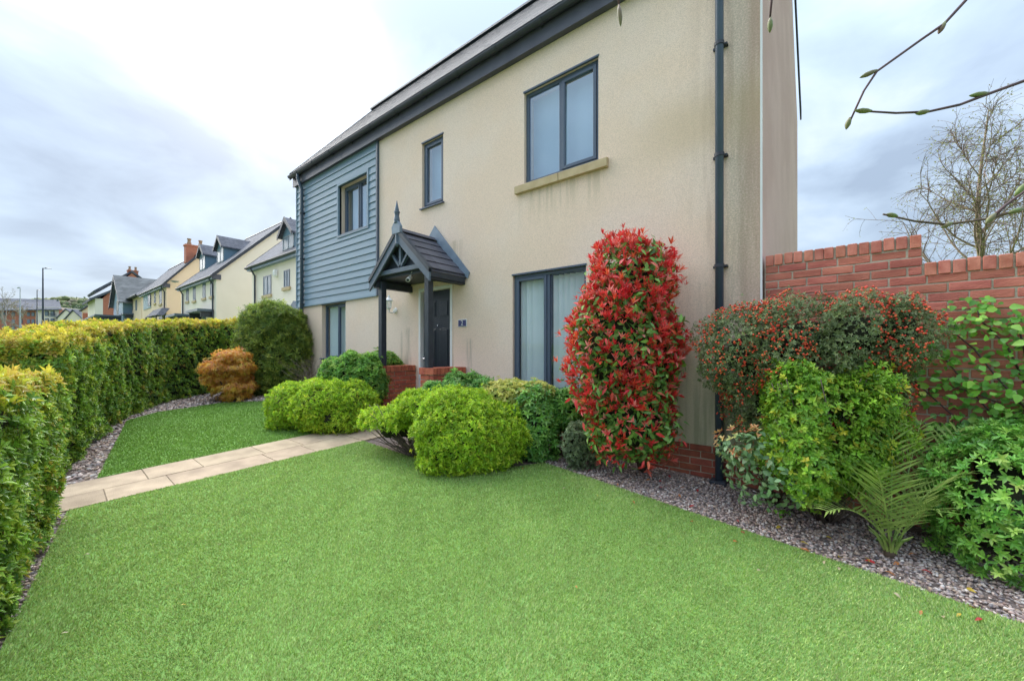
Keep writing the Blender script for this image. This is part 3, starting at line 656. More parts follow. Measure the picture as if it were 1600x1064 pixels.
# roof: courses of slates, ridge tiles, verges
E0 = np.array([4.455, ZT + .275]); E1 = np.array([RIDGE_Y, RIDGE_Z]); sd = (E1 - E0); SLN = np.linalg.norm(sd); sd /= SLN; snr = np.array([-sd[1], sd[0]])
rf = ob('roof', MB().prism([(XL - .06, *E0), (XL - .06, *E1), (XL - .06, 2 * RIDGE_Y - E0[0], E0[1]), (XL - .06, 2 * RIDGE_Y - E0[0], E0[1] - .1), (XL - .06, RIDGE_Y, RIDGE_Z - .12), (XL - .06, E0[0], E0[1] - .04)], (XR - XL + .10, 0, 0)), 'slate', hs)
nrow = 21; rw = SLN / nrow
for k in range(nrow):
    p0 = E0 + sd * (k * rw - .01) + snr * .012; p1 = E0 + sd * ((k + 1) * rw + .05) + snr * .004; p2 = E0 + sd * ((k + 1) * rw + .05) - snr * .004; p3 = E0 + sd * (k * rw - .01) + snr * .005
    if k == nrow - 1: p1 = E1 + snr * .004; p2 = E1 - snr * .004
    x = XL - .07 - (.15 if k % 2 else 0); mm = MB()
    while x < XR + .06:
        a, b = max(x, XL - .07), min(x + .296, XR + .06)
        if b - a > .02: mm.prism([(a, *p0), (a, *p1), (a, *p2), (a, *p3)], (b - a, 0, 0))
        x += .3
    o = ob('slate_course', mm, 'slate_near', rf); o['kind'] = 'stuff'
x = XL - .08
while x < XR:
    b = min(x + .445, XR + .05); ob('ridge_tile', MB().prism([(x, RIDGE_Y + .14 * math.cos(t), RIDGE_Z - .06 + .13 * math.sin(t)) for t in np.linspace(0, math.pi, 7)], (b - x, 0, 0)), 'darkmetal', rf); x += .45
for X in (XL - .085, XR + .06):
    for sg in (1, -1):
        a = np.array([RIDGE_Y - sg * (RIDGE_Y - E0[0]), E0[1]]); b = np.array([RIDGE_Y, RIDGE_Z + .03])
        xs = (X, X) if X < -5 else (XR + .05, XRB + .03) if sg < 0 else (XR + .05, XR + .05)
        xe, xr_ = (xs[1], xs[0])
        ob('verge', MB().hexa([(xe, a[0], a[1] - .16), (xe + .025, a[0], a[1] - .16), (xr_ + .025, b[0], b[1] - .17), (xr_, b[0], b[1] - .17), (xe, a[0], a[1] + .03), (xe + .025, a[0], a[1] + .03), (xr_ + .025, b[0], b[1]), (xr_, b[0], b[1])]), 'darkmetal', rf)
# rain pipes
def downpipe(X, zlow, swan=True, mat='pipe'):
    Yp = YF - .075; rr = .04; xk = X
    p = [(X, GY, GZ_ - .04), (X, GY, GZ_ - .16), (xk, Yp, GZ_ - .42), (xk, Yp, zlow)]
    d = ob('downpipe', MB().tube(p, rr, 14), mat, hs, smooth=True)
    for zz in np.arange(zlow + 1.1, GZ_ - .4, 1.15):
        ob('pipe_clip', MB().tube([(xk, Yp, zz - .018), (xk, Yp, zz + .018)], rr * 1.2, 14).box(xk - .07, xk + .07, Yp + .045, YF - .002, zz - .012, zz + .012).box(xk + .038, xk + .07, Yp + .02, YF, zz - .01, zz + .01), 'darkmetal', d)
    return d
d = downpipe(fx(1124, YF - .075), .0); ob('shoe', MB().box(fx(1124, YF) - .07, fx(1124, YF) + .09, YF - .15, YF - .01, -.06, .03), 'darkmetal', d, bevel=.01)
downpipe(fx(471.5, YF - .075), .3)

# ================================================================== porch
PR, PXc, PXa, PXb, PY0, PE = 3.30, -5.44, -6.18, -4.70, 3.88, 2.615
po = thing('porch', 'dark timber gabled porch canopy with slated roof standing on two low brick walls', 'porch', (PXc, 4.3, .2))
for s_, xe in ((-1, PXa), (1, PXb)):
    dx = xe - PXc; L_ = math.hypot(dx, PR - PE); ux = dx / L_; uz = -(PR - PE) / L_; nx, nz = (-uz * s_) * 1.0, abs(ux)
    nx = s_ * abs(uz); 
    slope = ob('roof_slope', MB().prism([(PXc, PY0 + .03, PR), (xe + .06 * ux, PY0 + .03, PE + .06 * uz), (xe + .06 * ux - nx * .05, PY0 + .03, PE + .06 * uz - nz * .05), (PXc, PY0 + .03, PR - .07)][::s_], (0, YF - PY0 - .032, 0)), 'fascia', po)
    for k in range(5):
        t0, t1 = k / 5 * L_, (k + 1) / 5 * L_; mm = MB(); y = PY0 + .01
        while y < YF - .01:
            y1 = min(y + .245, YF - .004)
            P_ = lambda t, o: (PXc + ux * t + nx * o, PR + uz * t + nz * o)
            a, b, c, d = P_(t0 - .02 if k else 0, .006), P_(t1 + .012, .022), P_(t1 + .012, .008), P_(t0 - .02 if k else 0, -.002)
            ob('slate', MB().prism([(a[0], y, a[1]), (b[0], y, b[1]), (c[0], y, c[1]), (d[0], y, d[1])], (0, y1 - y - .003, 0)), 'slate_near', slope); y = y1
    # bargeboards (two steps), fascia along the eave, lead flashing on the wall
    for o_, y0, y1, dd, mat_ in ((.03, PY0 - .03, PY0 + .0, .15, 'greypaint'), (.055, PY0 - .045, PY0 + .03, .06, 'blackwood')):
        ob('bargeboard', MB().prism([(PXc, y0, PR + o_), (xe + ux * .08, y0, PE + uz * .08 + o_), (xe + ux * .08, y0, PE + uz * .08 + o_ - dd * 1.25), (PXc, y0, PR + o_ - dd * 1.4)], (0, y1 - y0, 0)), mat_, po)
    box('eave_board', (min(xe, xe + s_ * .03), max(xe, xe + s_ * .03), PY0, YF - .03, PE - .13, PE - .02), 'blackwood', po)
    ob('eave_plate', MB().box(min(xe - s_ * .10, xe), max(xe - s_ * .10, xe), PY0 + .02, YF, PE - .16, PE - .05), 'blackwood', po)
    ob('flashing', MB().prism([(PXc - s_ * .0, YF - .02, PR + .27), (PXc + dx * 1.16, YF - .02, PE + .03), (PXc + dx * 1.10, YF - .02, PE - .07), (PXc, YF - .02, PR + .03)], (0, .016, 0)), 'leadgrey', po)
ob('ridge_cap', MB().prism([(PXc - .07, PY0, PR - .005), (PXc, PY0, PR + .06), (PXc + .07, PY0, PR - .005), (PXc, PY0, PR + .03)], (0, YF - PY0 - .02, 0)), 'slate_near', po)
ob('gable_plate', MB().prism([(PXc - .10, PY0 - .055, PR - .05), (PXc + .10, PY0 - .055, PR - .05), (PXc + .11, PY0 - .055, PR + .06), (PXc + .04, PY0 - .055, PR + .15), (PXc - .04, PY0 - .055, PR + .15), (PXc - .11, PY0 - .055, PR + .06)], (0, .05, 0)), 'leadgrey', po)
ob('finial', MB().lathe((PXc, PY0 - .03, PR + .12), [(.045, 0), (.05, .05), (.035, .12), (.042, .16), (.048, .165), (.048, .185), (.03, .2), (.035, .21), (.02, .28), (.004, .36)]), 'greypaint', po, smooth=False)
ob('pendant', MB().lathe((PXc, PY0 - .02, PR - .26), [(.01, 0), (.035, .02), (.045, .05), (.03, .07), (.035, .24)]), 'greypaint', po)
yt = PY0 + .02
box('tie_beam', (PXa + .1, PXb - .1, yt, yt + .06, PE + .03, PE + .10), 'greypaint', po)
for dx_, top in ((0, PR - .12), (-.24, PE + .36), (.24, PE + .36)):
    ob('strut', MB().prism([(PXc - .025 - .0 * dx_, yt + .005, PE + .10), (PXc + .025, yt + .005, PE + .10), (PXc + dx_ + .025, yt + .005, top), (PXc + dx_ - .025, yt + .005, top)], (0, .05, 0)), 'greypaint', po)
box('boarded_back', (PXa + .12, PXb - .12, YF - .022, YF - .004, PE - .02, PE + .1), 'blackwood', po)
ob('ceiling_boards', MB().prism([(PXa + .08, PY0 + .1, PE - .02), (PXb - .08, PY0 + .1, PE - .02), (PXc, PY0 + .1, PR - .12)], (0, YF - PY0 - .14, 0)), 'blackwood', po)
LW = [(-6.30, -5.98), (-4.99, -4.67)]; WT = 1.105; PYW = 3.955
for i, (a, b) in enumerate(LW):
    xm = (-6.09, -4.85)[i]
    pst = box('post', (xm - .05, xm + .05, 3.965, 4.065, WT, PE - .05), 'blackwood', po, bevel=.006)
    w = box('low_wall', (a + .012, b - .012, PYW + .012, YF - .002, -.1, WT - .102), 'mortar', po)
    bs = brick_mesh('brick', .215, .10, .065, 'porchbrick'); bc = brick_mesh('coping_brick', 1, 1, 1, 'porchbrick', .02)
    for c in range(14):
        zc = WT - .102 - .0375 - c * .075 - .005
        if zc < .05: break
        off = .1125 * (c % 2)
        pt = (YF - PYW) / 3
        for xf in (b - .05, a + .05):
            cuts = [PYW, PYW + pt, PYW + 2 * pt, YF] if not off else [PYW, PYW + pt / 2, PYW + 1.5 * pt, PYW + 2.5 * pt, YF]
            for y0_, y1_ in zip(cuts[:-1], cuts[1:]): brick(bs, (xf, (y0_ + y1_) / 2, zc), R(90), w, (y1_ - y0_ - .01) / .215)
        brick(bs, ((a + b) / 2, PYW + .05, zc), 0, w, (b - a - .212) / .215)
    y = PYW - .012; 
    while y < YF - .03:
        y1 = min(y + .077, YF - .003)
        for u0, u1 in ((a - .012, a + .11), (a + .118, b + .014)):
            o = bpy.data.objects.new('coping_brick', bc); link(o, w); o.location = ((u0 + u1) / 2, (y + y1 - .009) / 2, WT - .05); o.scale = (u1 - u0, y1 - y - .009, .10 + rng.uniform(-.003, .003))
        y = y1
    box('coping_mortar', (a + .0, b - .0, PYW, YF - .006, WT - .103, WT - .008), 'mortar', w)
# lamp, camera, number plate on the wall
lx, lz = fx(618, YF), fz(618, 484, YF)
la = thing('wall_lantern', 'white carriage lantern on a curved arm beside the front door', 'wall light', (lx, YF, lz))
ob('backplate', MB().tube([(lx, YF - .002, lz - .02), (lx, YF - .025, lz - .02)], [.06, .045], 14), 'white', la, smooth=False)
ob('arm', MB().tube([(lx, YF - .02, lz - .03), (lx - .0, YF - .08, lz - .075), (lx - .0, YF - .14, lz - .06), (lx, YF - .15, lz + .0)], .013, 8), 'white', la, smooth=True)
ob('lamp_base', MB().lathe((lx, YF - .15, lz - .02), [(.015, 0), (.04, .03), (.045, .045)], 6), 'white', la)
ob('lamp_glass', MB().lathe((lx, YF - .15, lz + .026), [(.042, 0), (.058, .13)], 6), 'glass2', la)
for j in range(6):
    t = 2 * math.pi * j / 6; ob('glazing_bar', MB().tube([(lx + .043 * math.cos(t), YF - .15 + .043 * math.sin(t), lz + .026), (lx + .06 * math.cos(t), YF - .15 + .06 * math.sin(t), lz + .156)], .005, 5), 'white', la)
ob('lamp_cap', MB().lathe((lx, YF - .15, lz + .156), [(.085, 0), (.08, .012), (.035, .06), (.02, .075), (.022, .09), (.006, .11)], 12), 'white', la)
c0 = np.array([-5.30, PY0 + .12, PE - .03]); sc_ = thing('security_camera', 'small white security camera hung under the porch roof', 'camera', tuple(c0))
ob('mount', MB().tube([c0 + [-.03, .02, .02], c0 + [-.03, .02, -.03], c0 + [.0, 0, -.05]], .015, 8), 'white', sc_)
ob('camera_body', MB().tube([c0 + [-.05, .05, -.02], c0 + [.05, -.08, -.09]], .034, 12), 'white', sc_); ob('lens', MB().tube([c0 + [.05, -.08, -.09], c0 + [.055, -.086, -.093]], .024, 12), 'door', sc_)
ob('aerial', MB().tube([c0 + [.0, .0, -.04], c0 + [.08, -.02, .05]], .006, 6), 'white', sc_)
nx0, nx1, nz0, nz1 = fx(716.5, YF), fx(730, YF), fz(723, 511, YF), fz(723, 499, YF)
pq = thing('house_number_plate', 'navy oblong enamel plate with a white 2 beside the door', 'number plate', ((nx0 + nx1) / 2, YF, nz0))
box('rim', (nx0, nx1, YF - .014, YF - .002, nz0, nz1), 'white', pq, bevel=.006); box('face', (nx0 + .012, nx1 - .012, YF - .018, YF - .012, nz0 + .012, nz1 - .012), 'navy', pq)
tx = bpy.data.curves.new('numeral', 'FONT'); tx.body = '2'; tx.size = (nz1 - nz0) * .85; tx.extrude = .001; tx.align_x = 'CENTER'; tx.align_y = 'CENTER'; tx.materials.append(mt['white'])
o_ = bpy.data.objects.new('numeral', tx); nm = bpy.data.meshes.new_from_object(o_); bpy.data.objects.remove(o_)
o = bpy.data.objects.new('numeral', nm); link(o, pq); o.location = ((nx0 + nx1) / 2, YF - .0205, (nz0 + nz1) / 2); o.rotation_euler = (R(90), 0, 0)

# ================================================================== brick garden wall
wa = R(-5.5); wd_ = np.array([math.cos(wa), math.sin(wa)]); wn = np.array([math.sin(wa), -math.cos(wa)]); w0 = np.array([-.505, 4.70])
gw = thing('garden_wall', 'stepped red brick garden wall running on from the house corner', 'wall', (w0[0], w0[1], -.2))
def onwall(px):  # distance along the wall of a picture column
    d = dirv(px, 500)[:2]; A_ = np.array([[d[0], -wd_[0]], [d[1], -wd_[1]]]); t, s_ = np.linalg.solve(A_, w0); return s_
S1, S2 = onwall(1441.5), 3.6; ZW1, ZW2 = 2.315, 2.315 - .225 - .008
def wpt(s_, o_): q = w0 + wd_ * s_ + wn * o_; return q[0], q[1]
def wbox(s0, s1, o0, o1, z0, z1): return MB().hexa([(*wpt(s0, o1), z0), (*wpt(s1, o1), z0), (*wpt(s1, o0), z0), (*wpt(s0, o0), z0), (*wpt(s0, o1), z1), (*wpt(s1, o1), z1), (*wpt(s1, o0), z1), (*wpt(s0, o0), z1)])
ob('mortar', wbox(0.0, S1, -.20, -.006, -.3, ZW1 - .105), 'mortar', gw); ob('mortar', wbox(S1, S2, -.20, -.006, -.3, ZW2 - .105), 'mortar', gw)
ob('mortar', wbox(.002, S1 - .006, -.195, -.008, ZW1 - .106, ZW1 - .006), 'mortar', gw); ob('mortar', wbox(S1, S2, -.195, -.008, ZW2 - .106, ZW2 - .006), 'mortar', gw)
bw = brick_mesh('brick', .215, .10, .065, 'brick', .0045); bco = brick_mesh('coping_brick', .066, .215, .105, 'coping', .005)
for c in range(32):
    zc = ZW1 - .108 - .0425 - c * .075 + .005; hi = c < 3; lim = S1 if hi else S2
    s_ = 0. if c % 2 else -.1125
    while s_ < lim - .02:
        a, b = max(s_, 0), min(s_ + .225, lim)
        if b - a > .03: brick(bw, (*wpt((a + b) / 2, -.05 + rng.normal(0, .0015)), zc), wa, gw, (b - a - .011) / .215, .0012)
        s_ += .225
    if zc < -.12: break
for a, b, z in ((0, S1, ZW1), (S1 + .008, S2, ZW2)):
    s_ = a + .001
    while s_ < b - .03:
        o = brick(bco, (*wpt(s_ + .036, -.1), z - .0525), wa, gw, 1, .0018); o.name = 'coping_brick'; s_ += .0765 if b > 2 else (b - a) / round((b - a) / .0765)

# ================================================================== the street behind
def far_house(name, label, x0, x1, yf, depth, eave, rise, wall, roof='slate', wins=(), sills=True, zb=None, group='houses along the rising street', over=.28):
    """gabled house, ridge along the street; wins are picture rectangles on the front"""
    zb = float(gz((x0 + x1) / 2, 5)) - .6 if zb is None else zb
    t = thing(name, label, 'house', ((x0 + x1) / 2, yf + depth / 2, zb + .6), group); yb = yf + depth; ym = (yf + yb) / 2; rz = eave + rise
    ob('wall', MB().prism([(x0, yf, zb), (x0, yb, zb), (x0, yb, eave), (x0, ym, rz), (x0, yf, eave)], (x1 - x0, 0, 0)), wall, t)
    sl = rise / (depth / 2)
    for s_ in (-1, 1):
        ye = ym + s_ * (depth / 2 + over); ze = eave - over * sl
        r = ob('roof', MB().prism([(x0 - .1, ym, rz + .05), (x0 - .1, ye, ze + .05), (x0 - .1, ye, ze + .16), (x0 - .1, ym, rz + .18)], (x1 - x0 + .2, 0, 0)), roof, t)
        for xv in (x0 - .13, x1 + .10):
            ob('verge', MB().prism([(xv, ym, rz - .06), (xv, ye, ze - .06), (xv, ye, ze + .19), (xv, ym, rz + .21)], (.03, 0, 0)), 'darkmetal', r)
    ob('ridge', MB().prism([(x0 - .12, ym - .14, rz + .1), (x0 - .12, ym + .14, rz + .1), (x0 - .12, ym, rz + .26)], (x1 - x0 + .24, 0, 0)), 'darkmetal', t)
    ye = yf - over; ze = eave - over * sl
    ob('fascia', MB().box(x0 - .05, x1 + .05, ye + .02, ye + .05, ze - .14, ze + .06), 'leadgrey', t); ob('soffit', MB().box(x0 - .05, x1 + .05, ye + .05, yf, ze - .13, ze - .1), 'leadgrey', t)
    ob('gutter', MB().tube([(x0 - .15, ye - .03, ze + .05), (x1 + .15, ye - .03, ze + .05)], .075, 8), 'darkmetal', t)
    ob('end_box', MB().box(x1 - .02, x1 + .09, ye + .03, yf + .25, ze - .14, ze + .2), 'fascia', t)
    for w in wins: far_window(t, yf, *w, sill=sills)
    return t, ym, rz, ye, ze
def far_window(t, Y, px0, px1, py0, py1, mull=1, sill=True, mat='frame'):
    a, b = fx(px0, Y), fx(px1, Y); pm = (px0 + px1) / 2; c, d = fz(pm, py1, Y), fz(pm, py0, Y); win_xz(t, Y, a, b, c, d, mull, sill, mat)
def win_xz(t, Y, a, b, c, d, mull=1, sill=True, mat='frame'):
    f = .07; m = MB().box(a, a + f, Y - .03, Y + .02, c, d).box(b - f, b, Y - .03, Y + .02, c, d).box(a + f, b - f, Y - .03, Y + .02, c, c + f).box(a + f, b - f, Y - .03, Y + .02, d - f, d)
    for k in range(mull): xm = a + (b - a) * (k + 1) / (mull + 1); m.box(xm - f / 2, xm + f / 2, Y - .028, Y + .02, c + f, d - f)
    w = ob('window', m, mat, t); box('pane', (a + f, b - f, Y - .012, Y - .004, c + f, d - f), mt['farglass'], w)
    if sill: box('sill', (a - .12, b + .12, Y - .09, Y + .0, c - .16, c - .002), 'stone', w)
def m_farglass():
    m, nt, b = new_mat('far_glass'); b.inputs['Base Color'].default_value = (.18, .22, .27, 1); b.inputs['Roughness'].default_value = .3; b.inputs['Specular IOR Level'].default_value = .3; return m
mt['farglass'] = m_farglass()
def pipe_far(t, X, Y, z0, z1, ye): ob('downpipe', MB().tube([(X, ye, z1), (X, ye, z1 - .15), (X, Y - .08, z1 - .5), (X, Y - .08, z0)], .05, 8), 'darkmetal', t)
def chimney(t, X, Y, z0, z1, n=2, w=.55, l=1.1):
    c = ob('chimney', MB().box(X - w / 2, X + w / 2, Y - l / 2, Y + l / 2, z0, z1).box(X - w / 2 - .06, X + w / 2 + .06, Y - l / 2 - .06, Y + l / 2 + .06, z1 - .12, z1 + .02), 'farbrick', t)
    for k in range(n):
        y = Y + (k - (n - 1) / 2) * l * .58; ob('chimney_pot', MB().lathe((X, y, z1 + .02), [(.2, 0), (.16, .25), (.13, .3), (.13, .5), (.17, .52), (.17, .6)], 10), 'chimneypot', c)
def canopy(t, Y, px0, px1, py, zdepth=.9, posts=True, zb=0.):
    a, b = fx(px0, Y), fx(px1, Y); z = fz((px0 + px1) / 2, py, Y)
    c = box('door_canopy', (a, b, Y - zdepth, Y, z - .12, z + .05), 'greypaint', t)
    box('bracket', (a + .1, a + .2, Y - zdepth * .8, Y - .01, z - .5, z - .121), 'blackwood', c); box('bracket', (b - .2, b - .1, Y - zdepth * .8, Y - .01, z - .5, z - .121), 'blackwood', c)
def dormer(t, xm, wd, yfr, zb, zt, ym, slope_at, side='farblue'):
    """small gabled dormer, its front at yfr, running back into the roof"""
    h = wd / 2 * .95; back = yfr + (zt + h - zb) / slope_at + .4
    d = ob('dormer', MB().prism([(xm - wd / 2, yfr, zb - .25), (xm + wd / 2, yfr, zb - .25), (xm + wd / 2, yfr, zt), (xm, yfr, zt + h), (xm - wd / 2, yfr, zt)], (0, back - yfr - .3, 0)), side, t)
    for s_ in (-1, 1):
        e = wd / 2 + .14; ob('dormer_roof', MB().prism([(xm, yfr - .2, zt + h + .02), (xm + s_ * e, yfr - .2, zt + h + .02 - e * .95), (xm + s_ * e, yfr - .2, zt + h + .12 - e * .95), (xm, yfr - .2, zt + h + .13)][::s_], (0, back - yfr + .2, 0)), 'slate', d)
        ob('bargeboard', MB().prism([(xm, yfr - .24, zt + h - .08), (xm + s_ * e, yfr - .24, zt + h - .08 - e * .95), (xm + s_ * e, yfr - .24, zt + h + .15 - e * .95), (xm, yfr - .24, zt + h + .17)], (0, .035, 0)), 'darkmetal', d)
    w = MB(); a, b = xm - wd / 2 + .1, xm + wd / 2 - .1; Y = yfr
    f = .07; w.box(a, a + f, Y - .03, Y, zb, zt - .05).box(b - f, b, Y - .03, Y, zb, zt - .05).box(a, b, Y - .03, Y, zb, zb + f).box(a, b, Y - .03, Y, zt - .05 - f, zt - .05).box(xm - .04, xm + .04, Y - .03, Y, zb, zt - .05)
    ob('window', w, 'grey', d); box('pane', (a + .02, b - .02, Y - .015, Y - .005, zb + .02, zt - .07), mt['farglass'], d)
# house beside ours
YA = 8.9; EA = fz(389, 423, YA) + .25
tA, ymA, rzA, yeA, zeA = far_house('neighbour_house', 'pale rendered house with one gabled dormer peeping out beside the boarded bay', fx(394, YA), -17.5, YA, 9.4, EA, 4.6, 'housewhite', wins=((412, 424, 431, 461), (444, 453, 422, 449)))
pipe_far(tA, fx(400.5, YA), YA, 0, zeA + .05, yeA); ob('alarm_box', MB().lathe((fx(433, YA), YA - .06, fz(433, 433, YA)), [(.1, 0), (.16, .08), (.16, .3), (.1, .38)], 8), 'white', tA)
def seat(px, py, yf, E, sl):
    return min(np.arange(yf, yf + 4, .02), key=lambda Y: abs(fz(px, py, Y) - E - (Y - yf) * sl - .22))
sA = 4.6 / 4.7; ydA = seat(451, 391, YA, EA, sA); dormer(tA, fx(451, ydA), 1.5, ydA, fz(450, 390, ydA), fz(450, 367, ydA), ymA, sA)
far_window(tA, YA, 449, 462, 478, 520)
ob('door_canopy', MB().prism([(fx(449, 7.8), 7.8, fz(455, 485, 7.8)), (fx(466, 7.8), 7.8, fz(455, 485, 7.8)), (fx(458, 7.8), 7.8, fz(458, 470, 7.8))], (0, 1.2, 0)), 'greypaint', tA)
# white three storey house
YB_ = 8.6; xB1, xB0 = fx(338, YB_), fx(283, YB_); EB = fz(338, 427, YB_)
tB, ymB, rzB, yeB, zeB = far_house('dormer_house', 'white rendered house with a broad gable and two slated dormers', xB0, xB1, YB_, 9.4, EB, 4.75, 'housewhite', wins=((291.5, 295, 448, 471), (302, 306, 446, 470), (317, 321.5, 441, 466), (329, 333.5, 436, 463), (302, 305.5, 494, 506), (317, 321.5, 491, 508)))
pipe_far(tB, fx(287.5, YB_), YB_, 1, zeB + .05, yeB); pipe_far(tB, fx(334.5, YB_), YB_, 1, zeB + .05, yeB)
sB = 4.75 / 4.7
for p, q0, q1 in ((316.5, 422, 400), (344.5, 410, 388)):
    ydB = seat(p, q0, YB_, EB, sB)
    dormer(tB, fx(p, ydB), 1.7, ydB, fz(p, q0, ydB), fz(p, q1, ydB), ymB, sB)
canopy(tB, YB_, 280, 296, 493.5); canopy(tB, YB_, 314, 334, 486.5)
# cream house like ours
YC = 8.6; xC1, xC0 = fx(260, YC), fx(222, YC); EC = fz(260, 441, YC)
tC, ymC, rzC, yeC, zeC = far_house('chimney_house', 'cream rendered house with a blue panel and a red brick stack with two pots', xC0, xC1, YC, 4.6, EC, 2.75, 'housecream', wins=((241, 243.5, 457, 474), (249.5, 253, 452, 475), (249, 254.5, 493, 506)))
box('blue_panel', (fx(225, YC), fx(236, YC), YC - .05, YC - .002, fz(230, 483, YC), zeC), 'farblue2', tC); far_window(tC, YC - .06, 231.5, 235, 460, 478, sill=False)
pipe_far(tC, fx(258.5, YC), YC, 1, zeC, yeC); chimney(tC, fx(299, 10.9) + 1.2, 10.9, rzC - .6, fz(299, 388, 10.9), 2, .7, 1.5)
ob('satellite_dish', MB().lathe((xC1 + .5, 9.1, fz(278, 440, 9.1)), [(.02, 0), (.22, .06), (.32, .16)], 12), 'grey', tC)
c_ = ob('door_canopy', MB().prism([(fx(227, 7.6), 7.6, fz(236, 494, 7.6)), (fx(244, 7.6), 7.6, fz(236, 494, 7.6)), (fx(242, 7.6), 7.6 + .5, fz(236, 482, 7.6)), (fx(228, 7.6), 7.6 + .5, fz(236, 482, 7.6))], (0, .5, 0)), 'slate', tC)
for p in (227.5, 243): box('canopy_post', (fx(p, 7.65) - .06, fx(p, 7.65) + .06, 7.62, 7.74, 1, fz(236, 494, 7.65)), 'blackwood', c_)
# blue gabled house, gable to the road
YD = 8.0; xd1, xd0, xdm = fx(192, YD), fx(177.5, YD), fx(184, YD); zdE = fz(192, 470, YD); zdP = fz(184, 434, YD); zbD = 2.6
tD = thing('gabled_house', 'blue grey boarded house with its steep gable to the road and stone tiled roof', 'house', (xdm, YD + 3, zbD), 'houses along the rising street')
ob('wall', MB().prism([(xd0, YD, zbD - .5), (xd1, YD, zbD - .5), (xd1, YD, zdE), (xdm, YD, zdP), (xd0, YD, zdE)], (0, 7, 0)), 'farblue2', tD)
box('side_cladding', (xd1 - .1, xd1 + .03, YD + .05, YD + 1.6, zbD + .6, zdE), 'farblue', tD)
for e, s_ in ((xd0 - .5, -1), (xd1 + .5, 1)):
    k_ = abs(e - xdm) / abs((xd0 if s_ < 0 else xd1) - xdm); ze = zdP - (zdP - zdE) * k_
    r = ob('roof', MB().prism([(xdm, YD - .35, zdP + .1), (e, YD - .35, ze + .1), (e, YD - .35, ze + .25), (xdm, YD - .35, zdP + .28)][::s_], (0, 7.6, 0)), 'slate_brown', tD)
    ob('bargeboard', MB().prism([(xdm, YD - .42, zdP - .1), (e, YD - .42, ze - .1), (e, YD - .42, ze + .28), (xdm, YD - .42, zdP + .3)], (0, .06, 0)), 'darkmetal', r)
win_xz(tD, YD, xdm - .7, xdm + .5, fz(185, 490, YD), fz(185, 470, YD), 1, False, 'tan')
xe0, xe1 = fx(205, 8.8), fx(222, 8.8); zE = fz(215, 463, 8.8)
tE = thing('link_house', 'cream rendered range between the blue gable and the chimney house', 'house', ((xe0 + xe1) / 2, 11, zbD), 'houses along the rising street')
ob('wall', MB().box(xe0 - 4, xe1 - .3, 8.8, 14, zbD - .6, zE), 'housecream', tE)
ob('roof', MB().prism([(xe0 - 4, 8.4, zE - .1), (xe0 - 4, 11.6, zE + 3.0), (xe0 - 4, 14.6, zE)], (xe1 - xe0 + 3.8, 0, 0)), 'slate', tE); ob('gutter', MB().tube([(xe0 - 3, 8.32, zE - .1), (xe1 - .3, 8.32, zE - .1)], .1, 8), 'darkmetal', tE)
for p in (206.5, 213): far_window(tE, 8.8, p - 1, p + 1.2, 469, 485, 0, False)
canopy(tE, 8.8, 194, 209, 492.5); canopy(tD, YD, 166, 189.5, 497.5, 2.2)
# tall red brick house
XE = -85.; 
def onX(px, py, X): d = dirv(px, py); t_ = X / d[0]; return d[1] * t_, H + d[2] * t_
yl, zl = onX(147, 468, XE); yp, zp = onX(206, 427, XE); y2, z2 = onX(180, 450, XE); zg = 3.6
tF = thing('brick_house', 'tall red brick house with a stepped slope roof and chimney', 'house', (XE - 4, yp, zg), 'houses along the rising street')
ob('wall', MB().prism([(XE, yl + .9, zg), (XE, yp + 5, zg), (XE, yp + 5, zl), (XE, yp, zp), (XE, yl + .9, zl + .3)], (-9, 0, 0)), 'farbrick', tF)
box('white_bay', (XE - 9, XE + .02, yl + .1, yl + .92, zg, zl + .2), 'housewhite', tF)
ob('roof', MB().prism([(XE + .3, yl - .5, zl - .25), (XE + .3, y2 + .6, z2), (XE + .3, y2 + .6, z2 + .35), (XE + .3, yl - .5, zl + .1)], (-9.6, 0, 0)), 'slate', tF)
yu, zu = onX(150, 457, XE); ob('roof', MB().prism([(XE - .4, yu, zu), (XE - .4, yp, zp + .1), (XE - .4, yp, zp + .45), (XE - .4, yu - .2, zu + .3)], (-8.6, 0, 0)), 'slate', tF); ob('roof', MB().prism([(XE + .1, yp, zp + .1), (XE + .1, yp + 5.4, zl), (XE + .1, yp + 5.4, zl + .3), (XE + .1, yp, zp + .45)], (-9.2, 0, 0)), 'slate', tF)
box('clerestory', (XE - 8, XE + .02, yu + 1.4, y2 + 1.4, zl + 1.4, zu + .2), 'farblue2', tF)
chimney(tF, XE - 1.5, yp + .3, zp - .5, onX(207, 421, XE)[1], 2, .8, 1.2)
# smaller houses farther on
def small_gable(name, label, px0, px1, fw, ytop_px, yeave_px, ybase_px, wall, roof='slate', xridge=.5, face=1):
    a, b = at(px0, 500, fw), at(px1, 500, fw); zp_, ze_, zb_ = at(px0, ytop_px, fw)[2], at(px0, yeave_px, fw)[2], at(px0, ybase_px, fw)[2] - .8
    t = thing(name, label, 'house', (*((a + b) / 2)[:2], zb_ + .8), 'houses along the rising street'); p = a + (b - a) * xridge; dp = np.array([FW[0], FW[1], 0]) * 8
    q = lambda s_, z: (s_[0], s_[1], z)
    ob('wall', MB().prism([q(a, zb_), q(b, zb_), q(b, ze_), q(p, zp_), q(a, ze_)], dp), wall, t)
    fr_ = np.array([FW[0], FW[1], 0]) * -.25
    for e in (a, b):
        o_ = (e - p) * .1; e2 = e + o_; z_ = ze_ - (zp_ - ze_) * .1
        ob('roof', MB().prism([np.array(q(p, zp_ + .05)) + fr_, np.array(q(e2, z_ + .05)) + fr_, np.array(q(e2, z_ + .3)) + fr_, np.array(q(p, zp_ + .35)) + fr_], dp * 1.06), roof, t)
    return t
